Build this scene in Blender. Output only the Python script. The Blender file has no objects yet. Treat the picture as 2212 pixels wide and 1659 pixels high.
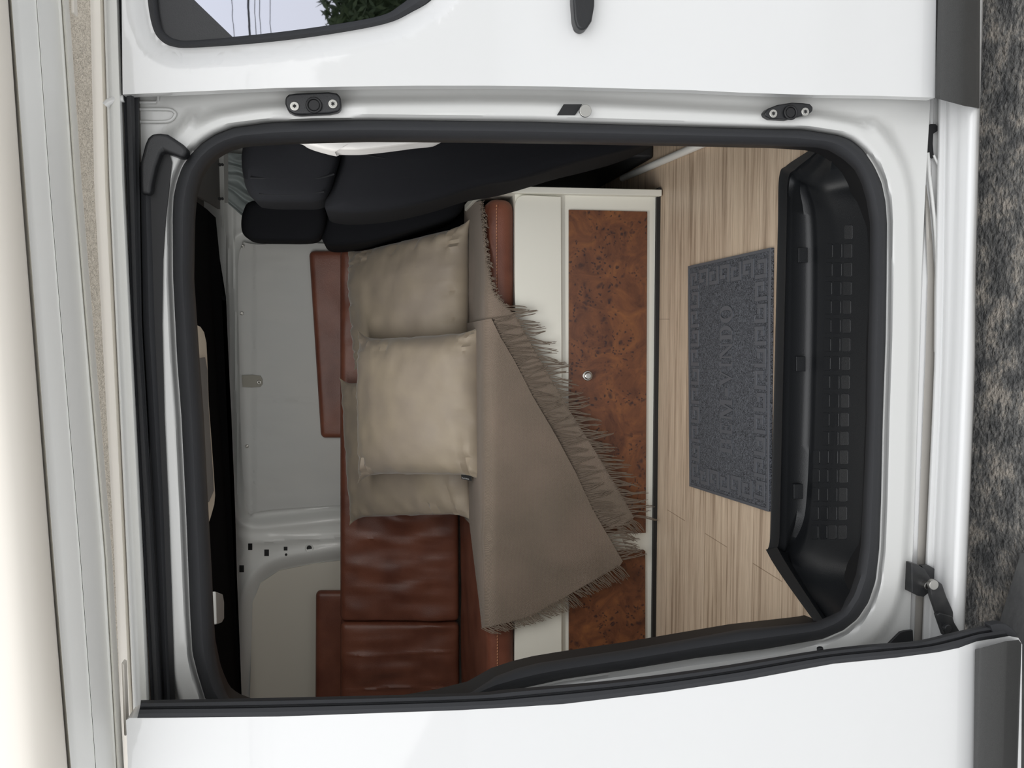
import bpy, bmesh, math, random
from mathutils import Vector, Matrix, noise
random.seed(7)
SC = bpy.context.scene
# ---------------------------------------------------------------- camera
FPX = 1950.0
EYE = 1.45                                   # eye height above the ground
CAMC = Vector((0, 0, EYE))
yv = Vector((-321, 139.5, -FPX)).normalized()
dn = Vector((11911, 149.5, -FPX)); dn = (dn - yv * dn.dot(yv)).normalized()
zv = -dn; xv = yv.cross(zv)
CM = Matrix((xv, yv, zv))
cam_data = bpy.data.cameras.new('camera'); cam_data.sensor_width = 36; cam_data.lens = FPX / 2212 * 36
cam_data.clip_start = 0.02
cam = bpy.data.objects.new('camera', cam_data); SC.collection.objects.link(cam)
cam.matrix_world = Matrix.Translation(CAMC) @ CM.to_4x4()
SC.camera = cam
# ---------------------------------------------------------------- sky, exposure
W = bpy.data.worlds.new('overcast_sky'); SC.world = W; W.use_nodes = True
nt = W.node_tree; nt.nodes.clear()
wo = nt.nodes.new('ShaderNodeOutputWorld'); bg = nt.nodes.new('ShaderNodeBackground')
tc = nt.nodes.new('ShaderNodeTexCoord'); sx = nt.nodes.new('ShaderNodeSeparateXYZ'); cr_ = nt.nodes.new('ShaderNodeValToRGB')
nt.links.new(tc.outputs['Generated'], sx.inputs[0]); nt.links.new(sx.outputs['Z'], cr_.inputs[0])
nt.links.new(cr_.outputs[0], bg.inputs[0]); nt.links.new(bg.outputs[0], wo.inputs[0])
e = cr_.color_ramp.elements
e[0].position = 0.0; e[0].color = (.60, .60, .62, 1); e[1].position = 1.0; e[1].color = (.93, .96, 1.0, 1)
e2 = e.new(0.25); e2.color = (.80, .84, .93, 1)
bg.inputs[1].default_value = .80
sun = bpy.data.lights.new('sun', 'SUN'); sun.energy = 1.3; sun.angle = math.radians(70); sun.color = (1, .99, .97)
so = bpy.data.objects.new('sun', sun); SC.collection.objects.link(so)
so.rotation_euler = Vector((0.05, 1.0, -0.50)).to_track_quat('-Z', 'Y').to_euler()
SC.view_settings.view_transform = 'Standard'; SC.view_settings.look = 'None'
SC.view_settings.gamma = 1; SC.view_settings.use_curve_mapping = False
SC.view_settings.exposure = 0.40
SC.cycles.max_bounces = 10; SC.cycles.diffuse_bounces = 6
# ---------------------------------------------------------------- projection helpers (pixel + plane -> point in the world)
def ray(u, v): return CM @ Vector((u - 1106, -(v - 829.5), -FPX))
def PY(u, v, y): r = ray(u, v); return CAMC + r * (y / r.y)
def PZ(u, v, z): r = ray(u, v); return CAMC + r * (z / r.z)      # z relative to the eye
def yb(z):                                                        # side profile of the van body
    z = z - EYE
    return 1.550 + .030 * (max(0, z + .35) / .9) ** 2 + .03 * (max(0, -.55 - z) / .6) ** 2
def PS(u, v, off=0.0):
    y = 1.6
    for _ in range(4):
        p = PY(u, v, y + off); y = yb(p.z)
    return PY(u, v, y + off)
FZ = -.90                                                         # interior floor, relative to the eye
# ---------------------------------------------------------------- object helpers
def link(o, parent=None):
    SC.collection.objects.link(o)
    if parent: o.parent = parent
    return o
def tag(o, label=None, cat=None, group=None, kind=None):
    if label: o['label'] = label
    if cat: o['category'] = cat
    if group: o['group'] = group
    if kind: o['kind'] = kind
    return o
def empty(name, loc, label=None, cat=None, group=None):
    o = bpy.data.objects.new(name, None); o.empty_display_size = .05
    link(o); o.location = loc
    tag(o, label, cat, group); return o
def obj(name, bm, mat, parent=None, smooth=True, recalc=True, bevel=0, solid=0, soff=0, sub=0):
    if recalc: bmesh.ops.recalc_face_normals(bm, faces=bm.faces)
    me = bpy.data.meshes.new(name)
    if parent:                                       # keep world coordinates while parented to an Empty with a location
        l = parent.matrix_world.translation if parent.parent is None else None
        off = Vector(parent.location) if parent.parent is None else Vector((0, 0, 0))
        if parent.parent is not None: off = Vector(parent.parent.location) + Vector(parent.location)
        bmesh.ops.translate(bm, vec=-off, verts=bm.verts)
    bm.to_mesh(me); bm.free()
    o = bpy.data.objects.new(name, me); link(o, parent)
    if mat: me.materials.append(mat)
    if smooth:
        for p in me.polygons: p.use_smooth = True
    if smooth and not bevel: me.set_sharp_from_angle(angle=math.radians(50))
    if solid:
        m = o.modifiers.new('solid', 'SOLIDIFY'); m.thickness = solid; m.offset = soff
        m = o.modifiers.new('split', 'EDGE_SPLIT'); m.split_angle = math.radians(50)
    if bevel:
        m = o.modifiers.new('bevel', 'BEVEL'); m.width = bevel; m.segments = 3; m.limit_method = 'ANGLE'; m.angle_limit = math.radians(40)
        if smooth: m = o.modifiers.new('wn', 'WEIGHTED_NORMAL'); m.keep_sharp = True
    if sub:
        m = o.modifiers.new('sub', 'SUBSURF'); m.levels = sub; m.render_levels = sub
    return o
def face_cam(bm, d=Vector((0, -1, 0))):
    s = sum((f.normal.dot(d) * f.calc_area() for f in bm.faces), 0.0)
    if s < 0: bmesh.ops.reverse_faces(bm, faces=bm.faces)
def cr(pts, n=8, closed=False):                                   # Catmull-Rom
    pts = [Vector(p) for p in pts]; out = []; N = len(pts)
    for i in range(N if closed else N - 1):
        if closed: a, b, c, d = pts[i - 1], pts[i], pts[(i + 1) % N], pts[(i + 2) % N]
        else: a, b, c, d = pts[max(i - 1, 0)], pts[i], pts[i + 1], pts[min(i + 2, N - 1)]
        for k in range(n):
            t = k / n
            out.append(.5 * (2 * b + (c - a) * t + (2 * a - 5 * b + 4 * c - d) * t * t + (3 * b - 3 * c + d - a) * t ** 3))
    if not closed: out.append(pts[-1])
    return out
def loft(bm, rings, closed=False):
    vs = [[bm.verts.new(p) for p in r] for r in rings]
    for a, b in zip(vs, vs[1:]):
        n = len(a)
        for i in range(n if closed else n - 1):
            j = (i + 1) % n
            try: bm.faces.new((a[i], a[j], b[j], b[i]))
            except ValueError: pass
    return vs
def prism(bm, pts, vec):
    vec = Vector(vec)
    a = [bm.verts.new(p) for p in pts]; b = [bm.verts.new(Vector(p) + vec) for p in pts]
    bm.faces.new(a); bm.faces.new(list(reversed(b))); n = len(a)
    for i in range(n): bm.faces.new((a[(i + 1) % n], a[i], b[i], b[(i + 1) % n]))
def box(bm, lo, hi):
    x0, y0, z0 = lo; x1, y1, z1 = hi
    prism(bm, [(x0, y0, z0), (x1, y0, z0), (x1, y1, z0), (x0, y1, z0)], (0, 0, z1 - z0))
def tube(bm, pts, r, seg=10, closed=False, caps=True):
    pts = [Vector(p) for p in pts]; n = len(pts); rings = []
    rr = r if isinstance(r, (list, tuple)) else [r] * n
    up = None
    for i, p in enumerate(pts):
        if closed: t = pts[(i + 1) % n] - pts[i - 1]
        else: t = pts[min(i + 1, n - 1)] - pts[max(i - 1, 0)]
        t = t.normalized() if t.length > 1e-9 else Vector((0, 0, 1))
        if up is None:
            up = Vector((0, 0, 1)) if abs(t.z) < .9 else Vector((1, 0, 0))
        s = t.cross(up).normalized(); up = s.cross(t).normalized()
        rings.append([p + (s * math.cos(a) + up * math.sin(a)) * rr[i] for a in [2 * math.pi * k / seg for k in range(seg)]])
    vs = [[bm.verts.new(q) for q in ring] for ring in rings]
    m = n if closed else n - 1
    for i in range(m):
        a = vs[i]; b = vs[(i + 1) % n]
        for k in range(seg): bm.faces.new((a[k], a[(k + 1) % seg], b[(k + 1) % seg], b[k]))
    if caps and not closed: bm.faces.new(list(reversed(vs[0]))); bm.faces.new(vs[-1])
def disc(bm, c, nrm, r, h, seg=20):                                 # short cylinder from c along nrm
    nrm = Vector(nrm).normalized(); tube(bm, [Vector(c), Vector(c) + nrm * h], r, seg)
def pxmesh(outer, holes, su, sv, fn):                             # polygon in pixels, cut into a grid, each vertex mapped by fn
    bm = bmesh.new()
    for loop in [outer] + list(holes):
        vs = [bm.verts.new((p[0], p[1], 0)) for p in loop]
        for i in range(len(vs)): bm.edges.new((vs[i], vs[(i + 1) % len(vs)]))
    bmesh.ops.triangle_fill(bm, edges=bm.edges[:], use_beauty=True)
    us = [v.co.x for v in bm.verts]; vv = [v.co.y for v in bm.verts]
    u = math.floor(min(us) / su) * su + su
    while su and u < max(us):
        bmesh.ops.bisect_plane(bm, geom=bm.verts[:] + bm.edges[:] + bm.faces[:], plane_co=(u, 0, 0), plane_no=(1, 0, 0)); u += su
    v = math.floor(min(vv) / sv) * sv + sv
    while sv and v < max(vv):
        bmesh.ops.bisect_plane(bm, geom=bm.verts[:] + bm.edges[:] + bm.faces[:], plane_co=(0, v, 0), plane_no=(0, 1, 0)); v += sv
    for w in bm.verts: w.co = fn(w.co.x, w.co.y)
    bm.normal_update(); face_cam(bm)
    return bm
def polydist(u, v, poly, closed=True):
    best = 1e9; n = len(poly)
    for i in range(n if closed else n - 1):
        ax, ay = poly[i][0], poly[i][1]; bx, by = poly[(i + 1) % n][0], poly[(i + 1) % n][1]
        dx, dy = bx - ax, by - ay; L = dx * dx + dy * dy
        t = 0 if L == 0 else max(0, min(1, ((u - ax) * dx + (v - ay) * dy) / L))
        best = min(best, math.hypot(u - ax - t * dx, v - ay - t * dy))
    return best
def inside(u, v, poly):
    c = False; n = len(poly)
    for i in range(n):
        x1, y1 = poly[i][0], poly[i][1]; x2, y2 = poly[i - 1][0], poly[i - 1][1]
        if (y1 > v) != (y2 > v) and u < (x2 - x1) * (v - y1) / (y2 - y1) + x1: c = not c
    return c
def sstep(a, b, x):
    t = max(0, min(1, (x - a) / (b - a))); return t * t * (3 - 2 * t)
def interp(xs, ys, x):
    if x <= xs[0]: return ys[0] + (ys[1] - ys[0]) / (xs[1] - xs[0]) * (x - xs[0])
    for i in range(len(xs) - 1):
        if x <= xs[i + 1]: break
    return ys[i] + (ys[i + 1] - ys[i]) / (xs[i + 1] - xs[i]) * (x - xs[i])
def strip(bm, keys, lines, v0, v1, n=60):                         # long members running along the van: lines = (u at each key, point function)
    rings = []
    vs = [v0 + (v1 - v0) * k / n for k in range(n + 1)]
    for us, fn in lines: rings.append([fn(interp(keys, us, v), v) for v in vs])
    loft(bm, rings)
def polar(curve, cx, cy, M=360):                                  # star-shaped curve resampled by angle
    out = []; n = len(curve)
    for k in range(M):
        a = 2 * math.pi * k / M; dx, dy = math.cos(a), math.sin(a); best = None
        for i in range(n):
            ax, ay = curve[i][0] - cx, curve[i][1] - cy; bx, by = curve[(i + 1) % n][0] - cx, curve[(i + 1) % n][1] - cy
            ex, ey = bx - ax, by - ay; den = dx * ey - dy * ex
            if abs(den) < 1e-9: continue
            t = (ax * ey - ay * ex) / den; s = (ax * dy - ay * dx) / den
            if t > 0 and -1e-6 <= s <= 1 + 1e-6 and (best is None or t > best): best = t
        out.append((cx + dx * best, cy + dy * best))
    return out
def rbox(h, r, n=(10, 10, 6)):                                    # rounded box, half sizes h, as bmesh; verts in local coords
    bm = bmesh.new(); h = Vector(h)
    def axis(hh, m):
        xs = [-hh + r * (1 - math.cos(math.pi / 2 * k / 4)) for k in range(5)]
        inner = [-hh + r + (2 * hh - 2 * r) * k / m for k in range(1, m)]
        return xs + inner + [-x for x in reversed(xs)]
    A = [axis(h[i], n[i]) for i in range(3)]; cache = {}
    def vert(p):
        c = Vector([max(-(h[i] - r), min(h[i] - r, p[i])) for i in range(3)]); d = Vector(p) - c
        q = c + d.normalized() * r if d.length > 1e-9 else Vector(p)
        key = tuple(round(x, 6) for x in q)
        if key not in cache: cache[key] = bm.verts.new(q)
        return cache[key]
    for ax in range(3):
        b, c = [i for i in range(3) if i != ax]
        for s in (-1, 1):
            for i in range(len(A[b]) - 1):
                for j in range(len(A[c]) - 1):
                    q = []
                    for (ii, jj) in ((i, j), (i + 1, j), (i + 1, j + 1), (i, j + 1)):
                        p = [0, 0, 0]; p[ax] = s * h[ax]; p[b] = A[b][ii]; p[c] = A[c][jj]; q.append(vert(p))
                    qq = []
                    for w in q:
                        if w not in qq: qq.append(w)
                    if len(qq) >= 3:
                        try: bm.faces.new(qq)
                        except ValueError: pass
    return bm
def hexcushion(F, B, r, n, wr=None):                              # F, B: 4 front and 4 back corners (order: --, +-, ++, -+)
    F = [Vector(p) for p in F]; B = [Vector(p) for p in B]
    hx = ((F[1] - F[0]).length + (F[2] - F[3]).length) / 4; hy = ((F[3] - F[0]).length + (F[2] - F[1]).length) / 4
    hz = max((B[0] - F[0]).length, (B[2] - F[2]).length) / 2
    bm = rbox((hx, hy, hz), min(r, hz * .98), n)
    for v in bm.verts:
        s, t, w = (v.co.x / hx + 1) / 2, (v.co.y / hy + 1) / 2, (v.co.z / hz + 1) / 2
        f = F[0].lerp(F[1], s).lerp(F[3].lerp(F[2], s), t); b = B[0].lerp(B[1], s).lerp(B[3].lerp(B[2], s), t)
        p = f.lerp(b, w)
        if wr: p += wr(s, t, w)
        v.co = p
    return bm
# ---------------------------------------------------------------- materials
def srgb(r, g, b):
    f = lambda c: (c / 255 / 12.92) if c / 255 <= .04045 else ((c / 255 + .055) / 1.055) ** 2.4
    return (f(r), f(g), f(b), 1)
def mat(name, col, rough=.5, metal=0, coat=0, bump=None, vary=None, sheen=0, spec=None, dist=.001):
    m = bpy.data.materials.new(name); m.use_nodes = True; n = m.node_tree; b = n.nodes['Principled BSDF']
    b.inputs['Base Color'].default_value = col; b.inputs['Roughness'].default_value = rough; b.inputs['Metallic'].default_value = metal
    b.inputs['Coat Weight'].default_value = coat; b.inputs['Coat Roughness'].default_value = .04
    if sheen: b.inputs['Sheen Weight'].default_value = sheen; b.inputs['Sheen Roughness'].default_value = .4
    if spec is not None: b.inputs['Specular IOR Level'].default_value = spec
    t = n.nodes.new('ShaderNodeTexCoord')
    if bump:
        sc, st = bump[0], bump[1]
        x = n.nodes.new('ShaderNodeTexNoise'); x.inputs['Scale'].default_value = sc; x.inputs['Detail'].default_value = 5
        n.links.new(t.outputs['Object'], x.inputs['Vector'])
        bp = n.nodes.new('ShaderNodeBump'); bp.inputs['Strength'].default_value = st; bp.inputs['Distance'].default_value = dist
        n.links.new(x.outputs['Fac'], bp.inputs['Height']); n.links.new(bp.outputs[0], b.inputs['Normal'])
    if vary:
        sc, c2 = vary[0], vary[1]
        x = n.nodes.new('ShaderNodeTexNoise'); x.inputs['Scale'].default_value = sc; x.inputs['Detail'].default_value = 6
        n.links.new(t.outputs['Object'], x.inputs['Vector'])
        r = n.nodes.new('ShaderNodeValToRGB'); r.color_ramp.elements[0].position = .35; r.color_ramp.elements[1].position = .65
        r.color_ramp.elements[0].color = col; r.color_ramp.elements[1].color = c2
        n.links.new(x.outputs['Fac'], r.inputs[0]); n.links.new(r.outputs[0], b.inputs['Base Color'])
    return m
paint = mat('white_paint', (.70, .70, .69, 1), .35, coat=1.0)
jambp = mat('jamb_paint', (.64, .64, .62, 1), .38, coat=.6)
rubber = mat('rubber_seal', (.034, .035, .038, 1), .65, bump=(400, .15), spec=.3)
rubber_dark = mat('rubber_dark', (.006, .006, .007, 1), .55)
blackpl = mat('black_plastic', (.012, .0125, .014, 1), .42, bump=(600, .3))
mouldpl = mat('molding_plastic', (.030, .030, .029, 1), .42, bump=(900, .3), vary=(900, (.045, .045, .043, 1)))
steppl = mat('step_plastic', (.011, .012, .0135, 1), .38, bump=(700, .35))
metal = mat('bare_metal', (.50, .49, .46, 1), .3, metal=1)
darkmetal = mat('dark_metal', (.03, .031, .033, 1), .4, metal=.3, bump=(120, .3), vary=(40, (.05, .05, .05, 1)))
awn_cream = mat('awning_cream', (.82, .77, .69, 1), .45)
awn_grey = mat('awning_grey', (.88, .88, .85, 1), .4)
cream = mat('cabinet_white', (.72, .71, .64, 1), .38)
creamsh = mat('wall_cream', (.60, .57, .50, 1), .6)
wallpt = mat('inner_metal', (.72, .73, .71, 1), .5, coat=.08)
cover_m = mat('cover_fabric', (.52, .53, .52, 1), .8, bump=(60, .3), vary=(3, (.56, .56, .54, 1)))
blackfab = mat('black_fabric', (.0085, .009, .011, 1), .9, bump=(1200, .6), spec=.12)
linermat = mat('black_liner', (.003, .003, .0035, 1), .95, bump=(500, .3), spec=.05)
greyfab = mat('cab_headliner', (.26, .25, .24, 1), .9, bump=(300, .2))
curtainm = mat('curtain_fabric', (.30, .34, .34, 1), .55, sheen=.3)
velvet = mat('velvet', (.33, .275, .205, 1), .62, sheen=.3, bump=(14, .5), vary=(7, (.27, .225, .18, 1)), dist=.004)
threadm = mat('blanket_yarn', (.165, .13, .10, 1), .9)
whitepl = mat('white_tube', (.75, .74, .70, 1), .3)
whitecl = mat('white_cloth', (.62, .61, .60, 1), .7)
def stucco():
    m = mat('stucco_roll', (.62, .56, .47, 1), .6); n = m.node_tree; b = n.nodes['Principled BSDF']
    t = n.nodes.new('ShaderNodeTexCoord'); v = n.nodes.new('ShaderNodeTexVoronoi'); v.inputs['Scale'].default_value = 260
    v.feature = 'SMOOTH_F1'; x = n.nodes.new('ShaderNodeTexNoise'); x.inputs['Scale'].default_value = 150
    ad = n.nodes.new('ShaderNodeMixRGB'); ad.inputs[0].default_value = .02
    n.links.new(t.outputs['Object'], x.inputs['Vector']); n.links.new(t.outputs['Object'], ad.inputs[1]); n.links.new(x.outputs['Color'], ad.inputs[2])
    n.links.new(ad.outputs[0], v.inputs['Vector'])
    bp = n.nodes.new('ShaderNodeBump'); bp.inputs['Strength'].default_value = 1; bp.inputs['Distance'].default_value = .004
    n.links.new(v.outputs['Distance'], bp.inputs['Height']); n.links.new(bp.outputs[0], b.inputs['Normal']); return m
stuccom = stucco()
def leather():
    m = mat('brown_leather', (.12, .032, .016, 1), .44, spec=.45); n = m.node_tree; b = n.nodes['Principled BSDF']
    t = n.nodes.new('ShaderNodeTexCoord'); x = n.nodes.new('ShaderNodeTexNoise'); x.inputs['Scale'].default_value = 9; x.inputs['Detail'].default_value = 8
    r = n.nodes.new('ShaderNodeValToRGB'); r.color_ramp.elements[0].position = .3; r.color_ramp.elements[0].color = (.125, .040, .024, 1)
    r.color_ramp.elements[1].position = .72; r.color_ramp.elements[1].color = (.21, .075, .044, 1)
    v = n.nodes.new('ShaderNodeTexVoronoi'); v.inputs['Scale'].default_value = 420
    bp = n.nodes.new('ShaderNodeBump'); bp.inputs['Strength'].default_value = .35; bp.inputs['Distance'].default_value = .0008
    n.links.new(t.outputs['Object'], x.inputs['Vector']); n.links.new(t.outputs['Object'], v.inputs['Vector'])
    n.links.new(x.outputs['Fac'], r.inputs[0]); n.links.new(r.outputs[0], b.inputs['Base Color'])
    n.links.new(v.outputs['Distance'], bp.inputs['Height']); n.links.new(bp.outputs[0], b.inputs['Normal']); return m
leatherm = leather()
def woodfloor():
    m = mat('oak_vinyl', (.4, .3, .2, 1), .42, spec=.35); n = m.node_tree; b = n.nodes['Principled BSDF']
    t = n.nodes.new('ShaderNodeTexCoord'); mp = n.nodes.new('ShaderNodeMapping'); mp.inputs['Scale'].default_value = (1.1, 26, 1)
    x = n.nodes.new('ShaderNodeTexNoise'); x.inputs['Scale'].default_value = 1.6; x.inputs['Detail'].default_value = 9; x.inputs['Roughness'].default_value = .65; x.inputs['Distortion'].default_value = .3
    mp2 = n.nodes.new('ShaderNodeMapping'); mp2.inputs['Scale'].default_value = (6, 160, 1)
    x2 = n.nodes.new('ShaderNodeTexNoise'); x2.inputs['Scale'].default_value = 2; x2.inputs['Detail'].default_value = 6
    r = n.nodes.new('ShaderNodeValToRGB'); e = r.color_ramp.elements
    e[0].position = .34; e[0].color = (.32, .235, .165, 1); e[1].position = .66; e[1].color = (.68, .55, .415, 1)
    k = e.new(.48); k.color = (.55, .43, .32, 1)
    mx = n.nodes.new('ShaderNodeMixRGB'); mx.blend_type = 'MULTIPLY'; mx.inputs[0].default_value = .55
    r2 = n.nodes.new('ShaderNodeValToRGB'); r2.color_ramp.elements[0].position = .3; r2.color_ramp.elements[0].color = (.62, .6, .58, 1); r2.color_ramp.elements[1].position = .55; r2.color_ramp.elements[1].color = (1, 1, 1, 1)
    n.links.new(t.outputs['Object'], mp.inputs[0]); n.links.new(mp.outputs[0], x.inputs['Vector']); n.links.new(x.outputs['Fac'], r.inputs[0])
    n.links.new(t.outputs['Object'], mp2.inputs[0]); n.links.new(mp2.outputs[0], x2.inputs['Vector']); n.links.new(x2.outputs['Fac'], r2.inputs[0])
    br = n.nodes.new('ShaderNodeTexBrick'); br.inputs['Color1'].default_value = (1, 1, 1, 1); br.inputs['Color2'].default_value = (.93, .92, .90, 1)
    br.inputs['Mortar'].default_value = (.45, .4, .35, 1); br.inputs['Mortar Size'].default_value = .0012; br.inputs['Brick Width'].default_value = 1.15; br.inputs['Row Height'].default_value = .152; br.inputs['Scale'].default_value = 1
    n.links.new(t.outputs['Object'], br.inputs['Vector'])
    mx2 = n.nodes.new('ShaderNodeMixRGB'); mx2.blend_type = 'MULTIPLY'; mx2.inputs[0].default_value = .8
    n.links.new(r.outputs[0], mx.inputs[1]); n.links.new(r2.outputs[0], mx.inputs[2]); n.links.new(mx.outputs[0], mx2.inputs[1]); n.links.new(br.outputs['Color'], mx2.inputs[2])
    n.links.new(mx2.outputs[0], b.inputs['Base Color'])
    bp = n.nodes.new('ShaderNodeBump'); bp.inputs['Strength'].default_value = .25; bp.inputs['Distance'].default_value = .001
    n.links.new(x2.outputs['Fac'], bp.inputs['Height']); n.links.new(bp.outputs[0], b.inputs['Normal']); return m
woodm = woodfloor()
BURLZ = EYE + PY(1368, 900, 2.69).z - EYE
def burl():
    m = mat('burl_veneer', (.2, .08, .02, 1), .38, spec=.4); n = m.node_tree; b = n.nodes['Principled BSDF']; L = n.links.new
    t = n.nodes.new('ShaderNodeTexCoord'); s = n.nodes.new('ShaderNodeSeparateXYZ'); L(t.outputs['Object'], s.inputs[0])
    su = n.nodes.new('ShaderNodeMath'); su.operation = 'SUBTRACT'; su.inputs[1].default_value = BURLZ; L(s.outputs['Z'], su.inputs[0])
    ab = n.nodes.new('ShaderNodeMath'); ab.operation = 'ABSOLUTE'; L(su.outputs[0], ab.inputs[0])
    c = n.nodes.new('ShaderNodeCombineXYZ'); L(s.outputs['X'], c.inputs[0]); L(ab.outputs[0], c.inputs[2])
    x = n.nodes.new('ShaderNodeTexNoise'); x.inputs['Scale'].default_value = 11; x.inputs['Detail'].default_value = 9; x.inputs['Roughness'].default_value = .62; x.inputs['Distortion'].default_value = 1.6; L(c.outputs[0], x.inputs['Vector'])
    r = n.nodes.new('ShaderNodeValToRGB'); e = r.color_ramp.elements
    e[0].position = .30; e[0].color = (.075, .028, .016, 1); e[1].position = .74; e[1].color = (.24, .095, .034, 1); k = e.new(.5); k.color = (.145, .055, .026, 1); L(x.outputs['Fac'], r.inputs[0])
    wz = n.nodes.new('ShaderNodeTexNoise'); wz.inputs['Scale'].default_value = 30; L(c.outputs[0], wz.inputs['Vector'])
    ad = n.nodes.new('ShaderNodeMixRGB'); ad.inputs[0].default_value = .035; L(c.outputs[0], ad.inputs[1]); L(wz.outputs['Color'], ad.inputs[2])
    def knots(scale, keep, lo, hi, prev, amt):
        v = n.nodes.new('ShaderNodeTexVoronoi'); v.inputs['Scale'].default_value = scale; L(ad.outputs[0], v.inputs['Vector'])
        sp = n.nodes.new('ShaderNodeSeparateColor'); L(v.outputs['Color'], sp.inputs[0])
        lt = n.nodes.new('ShaderNodeMath'); lt.operation = 'LESS_THAN'; lt.inputs[1].default_value = keep; L(sp.outputs[0], lt.inputs[0])
        rr = n.nodes.new('ShaderNodeValToRGB'); rr.color_ramp.elements[0].position = lo; rr.color_ramp.elements[0].color = (amt, amt, amt, 1); rr.color_ramp.elements[1].position = hi; rr.color_ramp.elements[1].color = (0, 0, 0, 1); L(v.outputs['Distance'], rr.inputs[0])
        mk = n.nodes.new('ShaderNodeTexNoise'); mk.inputs['Scale'].default_value = 8; mk.inputs['Detail'].default_value = 1; L(c.outputs[0], mk.inputs['Vector'])
        mr = n.nodes.new('ShaderNodeValToRGB'); mr.color_ramp.elements[0].position = .42; mr.color_ramp.elements[1].position = .52; L(mk.outputs['Fac'], mr.inputs[0])
        m0 = n.nodes.new('ShaderNodeMath'); m0.operation = 'MULTIPLY'; L(rr.outputs[0], m0.inputs[0]); L(lt.outputs[0], m0.inputs[1])
        mu = n.nodes.new('ShaderNodeMath'); mu.operation = 'MULTIPLY'; L(m0.outputs[0], mu.inputs[0]); L(mr.outputs[0], mu.inputs[1])
        mx = n.nodes.new('ShaderNodeMixRGB'); mx.inputs[2].default_value = (.030, .016, .017, 1); L(mu.outputs[0], mx.inputs[0]); L(prev, mx.inputs[1]); return mx.outputs[0]
    o = knots(40, .42, .16, .40, r.outputs[0], .75); o = knots(95, .55, .20, .42, o, .9)
    L(o, b.inputs['Base Color']); return m
burlm = burl()
def blanket():
    m = mat('taupe_weave', (.185, .145, .112, 1), .9, sheen=.1); n = m.node_tree; b = n.nodes['Principled BSDF']; L = n.links.new
    t = n.nodes.new('ShaderNodeTexCoord'); s = n.nodes.new('ShaderNodeSeparateXYZ'); L(t.outputs['Object'], s.inputs[0])
    # herringbone: diagonal ribs flipped in narrow columns
    def M(op, a, bb=None, v=None):
        q = n.nodes.new('ShaderNodeMath'); q.operation = op; L(a, q.inputs[0])
        if bb is not None: L(bb, q.inputs[1])
        if v is not None: q.inputs[1].default_value = v
        return q.outputs[0]
    yz = n.nodes.new('ShaderNodeMath'); yz.operation = 'SUBTRACT'; L(s.outputs['Y'], yz.inputs[0]); L(s.outputs['Z'], yz.inputs[1])
    pp = M('PINGPONG', yz.outputs[0], v=.006); a = M('MULTIPLY', pp, v=1.6)
    q = n.nodes.new('ShaderNodeMath'); q.operation = 'ADD'; L(a, q.inputs[0]); L(s.outputs['X'], q.inputs[1])
    w = M('MULTIPLY', q.outputs[0], v=1400); sn = M('SINE', w)
    bp = n.nodes.new('ShaderNodeBump'); bp.inputs['Strength'].default_value = .6; bp.inputs['Distance'].default_value = .0012; L(sn, bp.inputs['Height']); L(bp.outputs[0], b.inputs['Normal'])
    x = n.nodes.new('ShaderNodeTexNoise'); x.inputs['Scale'].default_value = 5; L(t.outputs['Object'], x.inputs['Vector'])
    r = n.nodes.new('ShaderNodeValToRGB'); r.color_ramp.elements[0].position = .35; r.color_ramp.elements[0].color = (.175, .140, .108, 1); r.color_ramp.elements[1].position = .7; r.color_ramp.elements[1].color = (.215, .166, .13, 1)
    L(x.outputs['Fac'], r.inputs[0]); L(r.outputs[0], b.inputs['Base Color']); return m
blankm = blanket()
def matloop():
    m = mat('looped_mat', (.030, .034, .042, 1), .9); n = m.node_tree; b = n.nodes['Principled BSDF']; L = n.links.new
    t = n.nodes.new('ShaderNodeTexCoord'); v = n.nodes.new('ShaderNodeTexNoise'); v.inputs['Scale'].default_value = 230; v.inputs['Detail'].default_value = 3; v.inputs['Distortion'].default_value = 2.2; L(t.outputs['Object'], v.inputs['Vector'])
    r = n.nodes.new('ShaderNodeValToRGB'); r.color_ramp.elements[0].position = .40; r.color_ramp.elements[0].color = (.008, .009, .012, 1); r.color_ramp.elements[1].position = .58; r.color_ramp.elements[1].color = (.15, .158, .18, 1)
    bp = n.nodes.new('ShaderNodeBump'); bp.inputs['Strength'].default_value = 1; bp.inputs['Distance'].default_value = .004
    L(v.outputs['Fac'], r.inputs[0]); L(r.outputs[0], b.inputs['Base Color']); L(v.outputs['Fac'], bp.inputs['Height']); L(bp.outputs[0], b.inputs['Normal']); return m
matm = matloop(); matflat = mat('mat_embossing', (.088, .093, .105, 1), .5, bump=(500, .4))
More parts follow.
